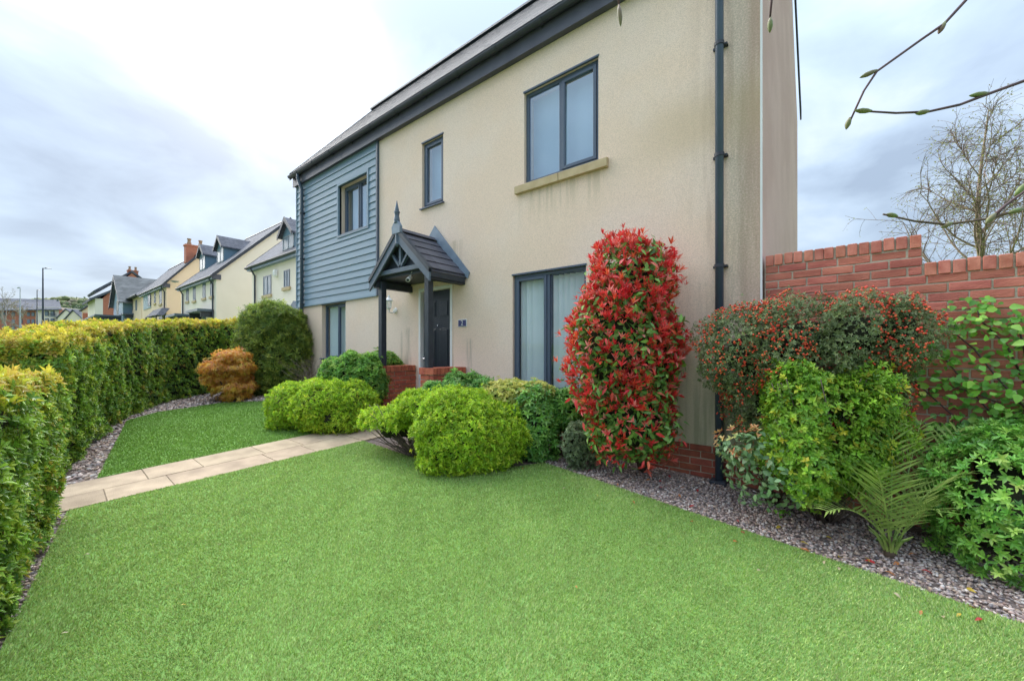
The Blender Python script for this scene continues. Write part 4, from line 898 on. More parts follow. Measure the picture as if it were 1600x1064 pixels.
tG = small_gable('porch_house', 'beige rendered house with brick pier and dark porch past the red brick house', 128, 160, 74, 471, 486, 508, 'housecream', xridge=.75)
ob('brick_pier', MB().box(*sorted((at(129, 500, 73.7)[0], at(132.5, 500, 73.7)[0])), *sorted((at(129, 500, 73.7)[1], at(132.5, 500, 73.7)[1] + .4)), 3.4, at(130, 489, 73.7)[2]), 'farbrick', tG)
p0, p1 = at(137.5, 498, 73), at(146, 498, 73); ob('porch', MB().hexa([(*p0[:2], p0[2]), (*p1[:2], p1[2]), (*(p1[:2] + FW * .9), p1[2]), (*(p0[:2] + FW * .9), p0[2]), (*p0[:2], p0[2] + .3), (*p1[:2], p1[2] + .3), (*(p1[:2] + FW * .9), p1[2] + .5), (*(p0[:2] + FW * .9), p0[2] + .5)]).tube([at(141, 499, 73), at(141, 510, 73)], .12).tube([at(144.5, 499, 73), at(144.5, 510, 73)], .25), 'blackwood', tG)
small_gable('white_house', 'white gabled house standing sideways between the flats and the beige house', 99, 134, 95, 485.5, 503, 517, 'housepale', xridge=.45)
small_gable('white_gable_house', 'small white gable end with a red chimney behind the other white house', 90, 122, 108, 484, 497, 514, 'housewhite', xridge=.42)
# flats
fwA = 118.
def quad_px(px0, px1, py0, py1, fw): return at(px0, py1, fw), at(px1, py1, fw), at(px1, py0, fw), at(px0, py0, fw)
tP = thing('apartment_block', 'three storey block of flats with grey roof, red brick and white balcony bays', 'building', tuple(at(45, 517, fwA)))
DP = np.array([FW[0], FW[1], 0]) * 12
ob('brick_wing', MB().prism(quad_px(-60, 56, 484, 522, fwA), DP), 'farbrick', tP); ob('white_wing', MB().prism(quad_px(56, 93, 480, 522, fwA - .6), DP), 'housewhite', tP)
ob('end_pier', MB().prism(quad_px(92, 96, 484, 520, fwA - 1.5), DP * .3), 'farbrick', tP)
a_, b_, c_, d_ = at(-70, 487, fwA - 1.5), at(96.5, 484.5, fwA - 1.5), at(92, 470, fwA + 5), at(-70, 465.5, fwA + 5)
ob('roof', MB().prism([a_, b_, c_, d_], (0, 0, .3)), 'slate', tP)
for px in (70, 79):
    for py in (486, 497.5, 509):
        w = ob('window', MB().prism(quad_px(px, px + 5, py, py + 7.5, fwA - .8), DP * .02), 'frame', tP); ob('pane', MB().prism(quad_px(px + .6, px + 4.4, py + .6, py + 6.9, fwA - .9), DP * .01), mt['farglass'], w)
for py in (494, 505):
    b = ob('balcony', MB().prism(quad_px(75, 88, py, py + 1, fwA - 2), DP * .1), 'grey', tP)
    for k in range(8): ob('baluster', MB().tube([at(75.5 + k * 1.7, py - 4, fwA - 2), at(75.5 + k * 1.7, py, fwA - 2)], .05, 5), 'darkmetal', b)
    ob('handrail', MB().tube([at(75, py - 4, fwA - 2), at(88, py - 4, fwA - 2)], .08, 6), 'darkmetal', b)
for px in (3, 18, 30, 42, 49):
    for py in (488, 499, 509): ob('window', MB().prism(quad_px(px, px + 4.5, py, py + 6, fwA - .15), DP * .01), mt['farglass'], tP)
# street lamps
def lamp(px, ytop, fw, label, mat='mast', arm=12):
    b = at(px, 500, fw); zb = float(gz(b[0], b[1])); top = at(px, ytop, fw)[2]; hgt = top - zb
    t = thing('street_lamp', label, 'street lamp', (b[0], b[1], zb), 'street lamps'); ob('base', MB().tube([(b[0], b[1], zb - .1), (b[0], b[1], zb + 1.4)], .115, 10), mat, t)
    ob('column', MB().tube([(b[0], b[1], zb + 1.35), (b[0], b[1], top)], [.095, .055], 10), mat, t)
    e = at(px + arm, ytop + 1.5, fw); m_ = (np.array([b[0], b[1], top]) * .55 + e * .45)
    ob('lantern_arm', MB().tube([(b[0], b[1], top - .02), m_], .045, 8), mat, t); d = (e - m_); n_ = np.array([-d[1], d[0], 0]); n_ = n_ / np.linalg.norm(n_) * .16; z_ = np.array([0, 0, .09])
    ob('lantern', MB().hexa([m_ - n_, e - n_ * .8, e + n_ * .8, m_ + n_, m_ - n_ + z_, e - n_ * .8 + z_ * .4, e + n_ * .8 + z_ * .4, m_ + n_ + z_]), mat, t)
lamp(67, 419, 47, 'tall dark street lamp with a flat lantern above the hedge'); lamp(58, 453, 72, 'shorter looking dark street lamp behind the tall dark one', arm=5); lamp(31.5, 449, 76, 'pale grey street lamp in front of the brick flats', 'mastpale', arm=-4)
# boarded fence, white box, bins and railings by the road end
def fence_px(name, label, cat, px0, px1, py0, py1, fw, mat, n):
    t = thing(name, label, cat, tuple(at((px0 + px1) / 2, py1, fw)))
    for k in range(n):
        a = px0 + (px1 - px0) * k / n; b = px0 + (px1 - px0) * (k + .93) / n; ob('board', MB().prism(quad_px(a, b, py0, py1, fw), (FW[0] * .05, FW[1] * .05, 0)), mat, t)
    for py in (py0 + 1.2, py1 - 1.5): ob('rail', MB().prism(quad_px(px0, px1, py, py + .9, fw + .06), (FW[0] * .08, FW[1] * .08, 0)), mat, t)
fence_px('board_fence', 'low grey boarded fence below the flats', 'fence', 25, 64, 514, 526, 85, 'grey', 14)
fence_px('timber_fence', 'pale timber fence beside the tall brick house', 'fence', 146, 167, 501, 509, 66, 'palebark', 10)
t = thing('utility_cabinet', 'small white cabinet at the end of the grey fence', 'cabinet', tuple(at(21, 526, 84))); ob('body', MB().prism(quad_px(17.5, 25, 515, 526, 84), (FW[0] * .6, FW[1] * .6, 0)), 'white', t); ob('lid', MB().prism(quad_px(17.2, 25.3, 514.4, 515, 83.9), (FW[0] * .8, FW[1] * .8, 0)), 'grey', t)
for px, mat, lb in ((99, 'greenbin', 'dark green wheeled bin beside the end pier of the flats'), (82, 'darkmetal', 'black wheeled bin in front of the balconies')):
    t = thing('wheeled_bin', lb, 'bin', tuple(at(px, 520, 88))); ob('body', MB().prism(quad_px(px - 4, px + 4, 514, 520, 88), (FW[0] * .8, FW[1] * .8, 0)), mat, t); ob('lid', MB().prism(quad_px(px - 4.4, px + 4.4, 513.2, 514, 87.9), (FW[0] * .9, FW[1] * .9, 0)), mat, t)
rl = thing('railing', 'low black metal railing along the pavement behind the far hedge', 'railing', (-15.2, 1.6, float(gz(-15.2, 1.6))))
ra, rb = np.array([-16.2, .2]), np.array([-16.0, 4.6])
for k in range(34):
    q = ra + (rb - ra) * k / 33; z = float(gz(*q)); ob('baluster', MB().tube([(*q, z), (*q, z + .95)], .009, 6), 'darkmetal', rl)
for hgt in (.15, .92): ob('rail', MB().tube([(*ra, float(gz(*ra)) + hgt), (*rb, float(gz(*rb)) + hgt)], .016, 6), 'darkmetal', rl)
# wooded hill
hc = at(130, 520, 330); hx = np.linspace(-340, 160, 40); hv = []
RT3 = np.array([RT[0], RT[1], 0]); FW3 = np.array([FW[0], FW[1], 0])
def hill_z(s_, t_): return 8 + 44 * np.exp(-((s_ + 100) / 85.) ** 2) * np.clip(t_ / 60, 0, 1) + 2.0 * np.sin(s_ * .07)
nT = 8; Vh = np.array([[*(hc + RT3 * s_ + FW3 * t_)[:2], hill_z(s_, t_)] for s_ in hx for t_ in np.linspace(-10, 100, nT)])
Fh = np.array([[i * nT + j, (i + 1) * nT + j, (i + 1) * nT + j + 1, i * nT + j + 1] for i in range(39) for j in range(nT - 1)])
struct('hill', np_mesh('hill', Vh, Fh), 'fargreen')
n = 2600; s_ = rng.uniform(-340, 160, n); t_ = rng.uniform(-10, 100, n); P = hc + RT3 * s_[:, None] + FW3 * t_[:, None]; P[:, 2] = hill_z(s_, t_) + 1
V, Fc, C = scatter((ICV * [1, 1, .9], ICF), P, norm(np.array([0, 0, 1.]) + rng.normal(0, .2, (n, 3))), rng.uniform(2, 4.4, n), palette(n, [(.15, .18, .07), (.20, .20, .09), (.10, .13, .05), (.22, .24, .10), (.16, .14, .09)], var=.15)); V += rng.normal(0, .5, V.shape)
tag(ob('woodland', np_mesh('woodland', V, Fc, C), 'pebble'), 'olive green woodland covering the far hill', 'woodland', kind='stuff')

# ------------------------------------------------------------------ trees
def grow(base, height, r0, levels, seed, spread=.5, ratio=.72, up=.35, kids=3, trunk_frac=.3, droop=0.):
    r = np.random.default_rng(seed); segs = []; tips = []
    def rec(p, d, L_, rad, lv):
        n = 4; pts = [p]; q = p.copy(); dd = d.copy()
        for k in range(n):
            dd = dd + r.normal(0, .09, 3) + np.array([0, 0, (up * .12 if lv > 0 else .05) - (droop * .2 if lv <= 1 else 0)]); dd /= np.linalg.norm(dd); q = q + dd * L_ / n; pts.append(q)
        segs.append((pts, np.linspace(rad, rad * .62, n + 1), lv))
        if lv == 0: tips.append((pts, dd)); return
        m_ = kids + (1 if lv > 2 else 0)
        for k in range(m_):
            i = int(r.integers(1, n + 1)) if k else n; a = r.uniform(0, 6.28); o_ = np.cross(dd, [math.cos(a), math.sin(a), .3]); o_ /= np.linalg.norm(o_) + 1e-9
            rec(pts[i], norm(dd + o_ * spread * r.uniform(.6, 1.4)), L_ * ratio * r.uniform(.75, 1.15), rad * (.62 if k == 0 else .45), lv - 1)
    rec(np.array(base, float), np.array([0, 0, 1.]), height * trunk_frac, r0, levels); return segs, tips
def tree(name, label, base, height, r0, levels, seed, leafT, lcol, lsize, nper, bark, group=None, **kw):
    t = thing(name, label, 'tree', tuple(base), group); segs, tips = grow(base, height, r0, levels, seed, **kw); mx_ = max(s_[2] for s_ in segs)
    tr, lim, tw = MB(), MB(), MB()
    for pts, rad, lv in segs: (tr if lv == mx_ else lim if lv >= 2 else tw).tube(pts, np.maximum(rad, .006), 7 if lv >= 2 else 4, cap=False)
    ob('trunk', tr, bark, t, smooth=True); ob('limbs', lim, bark, t, smooth=True)
    cr = ob('crown', tw, bark, t); cr['kind'] = 'stuff'
    P, N = [], []
    for pts, d in tips:
        for k in range(nper):
            f = rng.uniform(0, 4); i = min(int(f), 3); P.append(pts[i] + (pts[i + 1] - pts[i]) * (f - i) + rng.normal(0, lsize * .5, 3)); N.append(rng.normal(size=3))
    P, N = np.array(P), np.array(N); n = len(P)
    V, Fc, C = scatter(leafT, P, N, lsize * rng.uniform(.6, 1.3, n), palette(n, lcol)); o = ob('leaves', np_mesh('leaves', V, Fc, C), 'leaf', cr); o['kind'] = 'stuff'
    return t
def birch(px, fw, ytop, label):
    b = at(px, 500, fw); base = np.array([b[0], b[1], -.25]); top = at(px + 6, ytop, fw); r = np.random.default_rng(21)
    t = thing('birch_tree', label, 'tree', tuple(base)); tr, lim, tw = MB(), MB(), MB()
    tp = [base + (top - base) * f + np.array([.12 * math.sin(f * 7), .1 * math.sin(f * 5 + 1), 0]) for f in np.linspace(0, 1, 14)]; tr.tube(tp, np.linspace(.15, .012, 14), 9, cap=False)
    P = []
    def wander(p, d, L_, n, up, jit):
        pts = [p]; d = d.copy()
        for k in range(n): d = norm(d + r.normal(0, jit, 3) + np.array([0, 0, up])); pts.append(pts[-1] + d * L_ / n)
        return pts, d
    for k in range(34):
        f = r.uniform(.22, .93); i = f * 13; p = tp[int(i)] + (tp[min(int(i) + 1, 13)] - tp[int(i)]) * (i % 1); a = r.uniform(0, 6.28); L_ = (1.02 - f) * 4.4 * r.uniform(.7, 1.15) + .4
        pts, d = wander(p, norm(np.array([math.cos(a), math.sin(a), .85])), L_, 7, .05, .10); lim.tube(pts, np.linspace(.05 * (1.15 - f), .010, 8), 6, cap=False)
        for j in range(11):
            q = pts[r.integers(2, 8)]; p2, d2 = wander(q, norm(d + r.normal(0, .6, 3)), L_ * r.uniform(.25, .5), 5, -.02, .16); tw.tube(p2, np.linspace(.011, .005, 6), 4, cap=False)
            for l in range(5):
                p3, d3 = wander(p2[r.integers(1, 6)], norm(d2 + r.normal(0, .7, 3)), r.uniform(.3, .8), 4, -.16, .14); tw.tube(p3, np.linspace(.006, .003, 5), 3, cap=False)
                for m_ in range(3): P.append(p3[r.integers(1, 5)] + r.normal(0, .03, 3))
    ob('trunk', tr, 'birchbark', t, smooth=True); ob('limbs', lim, 'birchbark', t, smooth=True); cr = ob('crown', tw, 'twig', t); cr['kind'] = 'stuff'
    P = np.array(P); n = len(P); V, Fc, C = scatter(leaf2(.55), P, rng.normal(size=(n, 3)), rng.uniform(.03, .075, n), palette(n, [(.24, .28, .06), (.30, .30, .10), (.20, .17, .08)])); o = ob('leaves', np_mesh('leaves', V, Fc, C), 'leaf', cr); o['kind'] = 'stuff'
birch(1532, 12.5, 175, 'slender birch with sparse new leaves and catkins behind the garden wall')
bt = at(12, 520, 92); tree('bare_tree', 'pale bare spring tree in front of the brick flats', (bt[0], bt[1], float(gz(bt[0], bt[1]))), 11, .28, 4, 3, leaf2(.6), [(.22, .21, .12), (.16, .14, .09)], .22, 5, 'palebark', spread=.55, trunk_frac=.34)
bt = at(36, 520, 96); tree('bare_tree', 'bushy brownish spring tree beside the pale street lamp', (bt[0], bt[1], float(gz(bt[0], bt[1]))), 9.5, .24, 4, 8, leaf2(.6), [(.22, .19, .10), (.15, .12, .08)], .22, 6, 'palebark', spread=.7, trunk_frac=.3)
cn = at(135, 500, 130); t = thing('conifer', 'dark green conifer below the wooded hill', 'tree', tuple(cn - [0, 0, 3])); ob('trunk', MB().tube([cn - [0, 0, 3], cn + [0, 0, 4]], [.3, .1]), 'bark', t)
n = 1500; P = cn + rng.normal(0, 1, (n, 3)) * [2.6, 2.6, 1.5] + [0, 0, 2]; V, Fc, C = scatter(leaf2(.7), P, rng.normal(size=(n, 3)), rng.uniform(.4, .9, n), palette(n, [(.03, .07, .035), (.045, .09, .04)])); o = ob('crown', np_mesh('crown', V, Fc, C), 'leaf', t); o['kind'] = 'stuff'

# ================================================================== hedges and shrubs
LF = leaf2(.42, .1, .12); LFW = leaf2(.55, .12, .1); L8 = leaf8(.34); L8W = leaf8(.5)
def hedge(name, label, line, hts, wid, nsp, size, seed, parts=0, ragged=.05):
    """clipped hedge along a line: shoots on both flanks, both ends and the top"""
    line = np.array(line); seg = np.linalg.norm(np.diff(line, axis=0), axis=1); cum = np.r_[0, np.cumsum(seg)]; tot = cum[-1]
    def pos(s_):
        q = np.c_[np.interp(s_, cum, line[:, 0]), np.interp(s_, cum, line[:, 1])]; q2 = np.c_[np.interp(s_ + .15, cum, line[:, 0]), np.interp(s_ + .15, cum, line[:, 1])]; q1 = np.c_[np.interp(s_ - .15, cum, line[:, 0]), np.interp(s_ - .15, cum, line[:, 1])]
        d = norm(q2 - q1); return q, np.c_[-d[:, 1], d[:, 0]]
    def section(n):
        s_ = rng.uniform(0, tot, n); q, nr = pos(s_); h = np.interp(s_, cum, hts); P = np.zeros((n, 3)); N = np.zeros((n, 3))
        u = rng.uniform(0, 1, n); per = 2 * h + wid; d = u * per
        left = d < h; right = d > h + wid; top = ~(left | right)
        zz = np.where(left, d, np.where(right, per - d, h)); off = np.where(left, -wid / 2, np.where(right, wid / 2, d - h - wid / 2))
        tk = zz / h; off = off * (1 - .16 * np.clip((tk - .75) / .25, 0, 1) ** 2) * (.9 + .1 * tk)
        P[:, :2] = q + nr * off[:, None]; P[:, 2] = gz(P[:, 0], P[:, 1]) + zz
        N[:, :2] = nr * np.where(top, off / wid * 1.2, np.sign(off))[:, None]; N[:, 2] = np.where(top, 1, .25)
        e = rng.uniform(0, 1, n) < (2 * wid * np.mean(hts)) / (2 * wid * np.mean(hts) + tot * (2 * np.mean(hts) + wid)) * 1.8      # end faces
        se = rng.choice([0., tot], n); qe, ne = pos(se); he = np.interp(se, cum, hts); ze = rng.uniform(.05, 1, n) * he; oe = rng.uniform(-.5, .5, n) * wid * .92
        Pe = np.c_[qe + ne * oe[:, None], ze]; Pe[:, 2] += gz(Pe[:, 0], Pe[:, 1]); de = np.c_[ne[:, 1], -ne[:, 0]] * np.where(se > 0, 1, -1)[:, None]
        P[e] = Pe[e]; N[e] = np.c_[de, np.full(n, .25)][e]; hh = np.where(e, he, h); zz = np.where(e, ze, zz)
        N = norm(N); P = P + N * (ragged * 1.2 * wob(P, 5)[:, None] + ragged * wob(P, 13)[:, None] * .7 - .09 * rng.uniform(0, 1, (n, 1)) ** 2)
        P[:, 2] = np.maximum(P[:, 2], gz(P[:, 0], P[:, 1]) + .03); return P, N, zz / hh
    t = thing(name, label, 'hedge', (*line[0], float(gz(*line[0]))))
    P, N, tz = section(nsp)
    young = np.clip((tz - .84) / .16, 0, 1) ** 1.3 * .9 + .10 * (wob(P, 3) > .1)
    pick = rng.uniform(0, 1, nsp) < young
    col = np.where(pick[:, None], palette(nsp, [(.46, .44, .055), (.52, .42, .07), (.38, .42, .045), (.50, .36, .09)], var=.12), palette(nsp, [(.10, .21, .035), (.17, .31, .045), (.26, .41, .05), (.07, .15, .035), (.38, .46, .05)], [1.6, 3, 3.4, 1, 2], var=.2))
    T = sprig(LF, 6, 15, 55, seed=seed)
    foliage(t, T, P, N, size * rng.uniform(.75, 1.25, nsp), col, 'leafgloss', up=.35)
    n2 = nsp // 5; P, N, tz = section(n2); keep = tz > .9; P, N = P[keep], N[keep]; n2 = len(P)          # upright young shoots
    foliage(t, sprig(LF, 6, 45, 75, zspread=.6, seed=seed + 1), P, np.tile([0, 0, 1.], (n2, 1)), size * rng.uniform(.9, 1.5, n2), palette(n2, [(.50, .46, .055), (.55, .42, .08), (.42, .46, .045)]), 'leaf', name='young_shoots', tilt=.5)
    # dark core: solid filler added a little inside the leaves
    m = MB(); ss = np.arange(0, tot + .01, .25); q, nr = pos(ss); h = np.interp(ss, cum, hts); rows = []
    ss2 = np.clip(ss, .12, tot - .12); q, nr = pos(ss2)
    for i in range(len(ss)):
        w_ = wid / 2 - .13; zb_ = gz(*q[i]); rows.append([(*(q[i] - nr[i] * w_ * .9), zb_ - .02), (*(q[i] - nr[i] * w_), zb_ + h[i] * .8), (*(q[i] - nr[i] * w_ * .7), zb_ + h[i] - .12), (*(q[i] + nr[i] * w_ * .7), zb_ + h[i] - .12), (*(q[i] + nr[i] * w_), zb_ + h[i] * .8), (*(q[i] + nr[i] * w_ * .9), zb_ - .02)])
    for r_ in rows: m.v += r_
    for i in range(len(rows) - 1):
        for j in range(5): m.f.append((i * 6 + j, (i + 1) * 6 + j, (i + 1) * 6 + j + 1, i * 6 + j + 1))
    m.f.append(tuple(range(6))); m.f.append(tuple(len(m.v) - 1 - k for k in range(6))); ob('dark_core', m, 'core', t)
    if parts:
        P, N, tz = section(parts * 12); d = np.linalg.norm(P[:, :2], axis=1); i = np.argsort(d)[:parts * 3:3]; P, N = P[i], N[i]
        leaf_parts(t, leaf8(.42), P + N * .02, N, size * rng.uniform(1.0, 1.4, parts), palette(parts, [(.16, .31, .05), (.24, .38, .05), (.09, .2, .04), (.34, .42, .06)]), up=.2, tilt=.8)
    return t
nh0, nh1 = g(95, 800), g(0, 978); nd = norm((nh0 - nh1)[None])[0]; nn_ = np.array([nd[1], -nd[0]]) * 1.0
if nn_[1] > 0: nn_ = -nn_
hedge('hedge', 'clipped glossy green hedge with yellow tips beside the large lawn', [nh0 + nn_ * .36 - nd * .1, nh0 + nn_ * .36 - nd * 1.0, nh0 + nn_ * .36 - nd * 2.0, nh0 + nn_ * .36 - nd * 3.4], [1.18, 1.24, 1.30, 1.36], .8, 11000, .052, 3, parts=300, ragged=.035)
f1, f2, f3, f4 = g(103, 742), g(178, 668), g(262, 630), g(345, 612)
o_ = lambda p, dx, dy: np.array([p[0] + dx, p[1] + dy])
hedge('hedge', 'taller hedge with golden top curving round the small lawn', [o_(f1, .02, -.38), o_(ext(f1, f2, .5), -.05, -.42), o_(f2, -.15, -.40), o_(ext(f2, f3, .5), -.3, -.36), o_(f3, -.38, -.3), o_(f4, -.42, -.1), o_(f4, -.6, 1.6)],
      [1.45, 1.5, 1.56, 1.62, 1.66, 1.74, 1.8], .8, 25000, .055, 5, ragged=.045)

# generic shrub
def shrub(name, label, cat, blobs, T, n, size, cols, w=None, mat='leaf', depth=.08, lump=.05, lk=9., tilt=.5, up=.2, var=.14, corek=.8, cut=None, tone=None, base=None, fname='foliage', knob=0.):
    c = blobs[0][0] if base is None else base; t = thing(name, label, cat, (c[0], c[1], float(gz(c[0], c[1]))))
    P, N = sample_blobs(blobs, n, depth, lump, lk, cut=cut, knob=knob)
    ni = n // 4; Pi, Ni = sample_blobs([(c_, r_ * .84, p_) for c_, r_, p_ in blobs], ni, .05, lump, lk, cut=cut); P, N = np.r_[P, Pi], np.r_[N, Ni]; n += ni
    col = palette(n, cols, w, var)
    ns = n // 30; P[:ns] += N[:ns] * rng.uniform(0, .07, (ns, 1))
    foliage(t, T, P, N, size * rng.uniform(.7, 1.25, n), col, mat, tilt=tilt, up=up, name=fname)
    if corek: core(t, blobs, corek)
    return t
TUFT = sprig(leaf2(.36, .08, .1), 6, 12, 62, zspread=.35, seed=9)
LIME = [(.40, .56, .03), (.46, .60, .05), (.30, .48, .03), (.20, .36, .03), (.52, .58, .06)]
# bright hebe left of the path
fl = fwg(510, 682) + .25
shrub('hebe_bush', 'rounded lime green bush between the small lawn and the path', 'shrub', [blob_px(462, 636, fl + .35, 38, 38, .45, 2.1), blob_px(508, 636, fl + .1, 46, 42, .45, 2.1), blob_px(548, 634, fl + .2, 44, 36, .4, 2.1), blob_px(490, 618, fl + .4, 40, 26, .35, 2.1), blob_px(520, 650, fl, 42, 30, .3, 2.1)], TUFT, 9500, .040, LIME, [3, 2, 3, 2.4, 1], lump=.06, lk=8, depth=.06, up=.4, corek=.68, var=.2, knob=.026)
# mid green shrub at the porch
fm = fwg(510, 682) + 1.05
shrub('porch_shrub', 'rounded mid green shrub against the left porch wall', 'shrub', [blob_px(556, 596, fm, 50, 42, .42), blob_px(594, 584, 7.4, 36, 32, .28)], sprig(leaf2(.5), 6, 10, 50, seed=4), 3600, .058, [(.16, .35, .06), (.24, .44, .07), (.34, .48, .10), (.10, .24, .05)], lump=.05, up=.4)
# bright hebe right of the path, bare underside
fr_ = fwg(735, 752) + .42
cutb = lambda P: ~((np.array([((p - [0, 0, H])[:2] @ RT) / ((p)[:2] @ FW) for p in P]) * F + CX < 652) & (P[:, 2] < .42))
hb = shrub('hebe_bush', 'large lime green bush with bare brown twigs showing at its side', 'shrub', [blob_px(718, 690, fr_ - .02, 70, 58, .40, 2.2), blob_px(764, 688, fr_ + .08, 54, 52, .36, 2.1), blob_px(720, 650, fr_ + .2, 72, 40, .4, 2.1), blob_px(622, 662, fr_ + .5, 54, 30, .36, 2.1), blob_px(668, 642, fr_ + .4, 46, 32, .36, 2.1), blob_px(700, 628, fr_ + .6, 56, 20, .28)], TUFT, 14500, .041, LIME, [3, 2, 3, 2.4, 1], lump=.06, lk=8, depth=.06, up=.4, cut=cutb, corek=.68, var=.2, knob=.026)
tb = at(640, 700, fr_ + .45); tb[2] = float(gz(tb[0], tb[1]))
stems(hb, tb + [.12, 0, 0], [at(rng.uniform(574, 690), rng.uniform(630, 690), fr_ + rng.uniform(.1, .75)) for _ in range(70)], .010, .003, 'twig', 'twig', .06, 5)
# green spray, golden euonymus and choisya under the window
fe = fwg(860, 726) + .25
shrub('choisya_bush', 'leafy green bush spreading below the wall between porch and window', 'shrub', [blob_px(728, 622, 5.2, 60, 32, .28), blob_px(680, 630, 5.2, 34, 24, .2)], sprig(leaf2(.45), 5, 5, 45, seed=6), 3000, .062, [(.13, .32, .07), (.22, .42, .09), (.08, .22, .05), (.34, .48, .16)], up=.35, lump=.06)
shrub('euonymus_bush', 'golden variegated low bush in front of the blinds window', 'shrub', [blob_px(792, 624, fe + .22, 56, 30, .28), blob_px(836, 624, fe + .08, 34, 26, .22)], sprig(leaf2(.5), 6, 10, 50, seed=14), 3600, .042, [(.66, .60, .17), (.72, .68, .28), (.54, .55, .12), (.25, .38, .08)], [3, 2, 3, 1.2], up=.4, lump=.03)
ch = shrub('choisya_bush', 'glossy dark green bush with bare stems beside the red photinia', 'shrub', [blob_px(838, 666, fe, 38, 60, .28), blob_px(876, 640, fe + .1, 40, 34, .28)], sprig(leaf8(.4), 5, 5, 45, seed=16), 1700, .070, [(.10, .26, .045), (.16, .36, .06), (.07, .18, .035), (.25, .44, .09)], mat='leafgloss', up=.2, corek=.62)
cb_ = gnd(880, 712); stems(ch, cb_, [at(x_, y_, fe + .1) for x_, y_ in ((860, 650), (872, 640), (884, 640), (898, 650), (868, 660), (890, 630))], .012, .006)
shrub('grey_shrub', 'small grey green shrub on the gravel by the photinia foot', 'shrub', [blob_px(905, 700, fwg(905, 736) + .1, 24, 34, .16)], sprig(leaf2(.4), 6, 20, 60, seed=18), 900, .036, [(.24, .31, .17), (.32, .38, .22), (.15, .2, .11)], corek=.6)
# photinia
fp = 4.28
PB = [blob_px(985, 452, fp, 62, 76, .34, 2.5), blob_px(968, 540, fp - .03, 76, 108, .4, 2.6), blob_px(1005, 560, fp + .02, 58, 100, .34, 2.4), blob_px(985, 646, fp - .03, 72, 78, .36)]
def photinia():
    t = thing('photinia_bush', 'tall red leaved photinia bush trained up the house wall', 'shrub', tuple(gnd(985, 738)))
    core(t, PB, .6); inside = lambda P: P[:, 1] < YF - .04
    n = 5600; P, N = sample_blobs(PB, n - 2200, .16, .05, 8, cut=inside); Pi, Ni = sample_blobs([(c_, r_ * .82, p_) for c_, r_, p_ in PB], 2200, .08, .05, 8, cut=inside); P, N = np.r_[P, Pi], np.r_[N, Ni]
    foliage(t, leaf8(.42, .06, .12), P, N, rng.uniform(.06, .10, n), palette(n, [(.10, .24, .045), (.17, .34, .06), (.07, .16, .035), (.26, .42, .09)], var=.18), 'leafgloss', tilt=1.0, up=.1)
    n = 3900; P, N = sample_blobs(PB, n, .10, .075, 7, cut=inside); P[:300] += N[:300] * rng.uniform(0, .10, (300, 1)); hz_ = (P[:, 2] + .1) / 2.7; k = rng.uniform(0, 1, n) < np.clip(.08 + 1.2 * hz_, .28, 1); P, N = P[k], N[k]; n = len(P)
    RED = [(.70, .040, .042), (.76, .075, .065), (.58, .028, .034), (.78, .22, .18), (.72, .12, .05)]
    T = sprig(leaf8(.25, .06, .06), 6, 48, 78, zspread=.25, seed=31); foliage(t, T, P, N, rng.uniform(.06, .095, n), palette(n, RED, var=.16), 'leafgloss', name='red_shoots', up=1.1, tilt=.45)
    tocam = lambda P: np.linalg.norm(P[:, :2], axis=1)
    P, N = sample_blobs(PB, 1500, .0, .06, 8, cut=inside); i = np.argsort(tocam(P))[:900]; i = rng.choice(i, 300, replace=False); P, N = P[i], N[i]; gr = rng.uniform(0, 1, 300) < .35
    leaf_parts(t, leaf8(.33, .07, .14), P + N * .03, N, rng.uniform(.075, .11, 300), np.where(gr[:, None], palette(300, [(.12, .28, .06), (.2, .36, .08)]), palette(300, RED)), up=.7, tilt=.9)
    stems(t, gnd(1000, 736), [at(970, 600, fp), at(1010, 590, fp), at(990, 560, fp), at(1030, 620, fp), at(945, 640, fp)], .022, .01, 'trunk')
photinia()
# cotoneaster with berries
fc = 3.95
wfw = lambda px: float((w0 + wd_ * onwall(px)) @ FW)                       # distance of the brick wall at a picture column
CB = [blob_px(1180, 552, wfw(1200) - .34, 84, 74, .30, 2.5), blob_px(1262, 536, wfw(1262) - .30, 100, 72, .30, 2.5), blob_px(1345, 524, wfw(1345) - .26, 80, 66, .26, 2.5), blob_px(1405, 520, wfw(1405) - .22, 46, 58, .22, 2.5), blob_px(1205, 625, wfw(1205) - .32, 66, 70, .28), blob_px(1370, 610, wfw(1370) - .2, 46, 84, .18), blob_px(1290, 640, wfw(1290) - .25, 90, 70, .22)]
wallside = lambda P: (P[:, 1] < YF - .02 - np.maximum(P[:, 0] + .5, 0) * .1)
co = shrub('cotoneaster_bush', 'wide grey green cotoneaster full of red berries against the brick wall', 'shrub', CB, sprig(leaf2(.5, .1, .05), 5, 5, 55, zspread=.5, seed=41), 13000, .026, [(.15, .21, .09), (.22, .28, .13), (.10, .15, .06), (.30, .34, .17), (.19, .24, .08)], lump=.06, lk=9, depth=.12, up=.25, cut=wallside, var=.2, corek=.45)
n = 4200; P, N = sample_blobs(CB, n, .03, .06, 9, cut=wallside); k = wob(P, 6) + rng.normal(0, .35, n) > .05; P, N = P[k], N[k]; n = len(P)
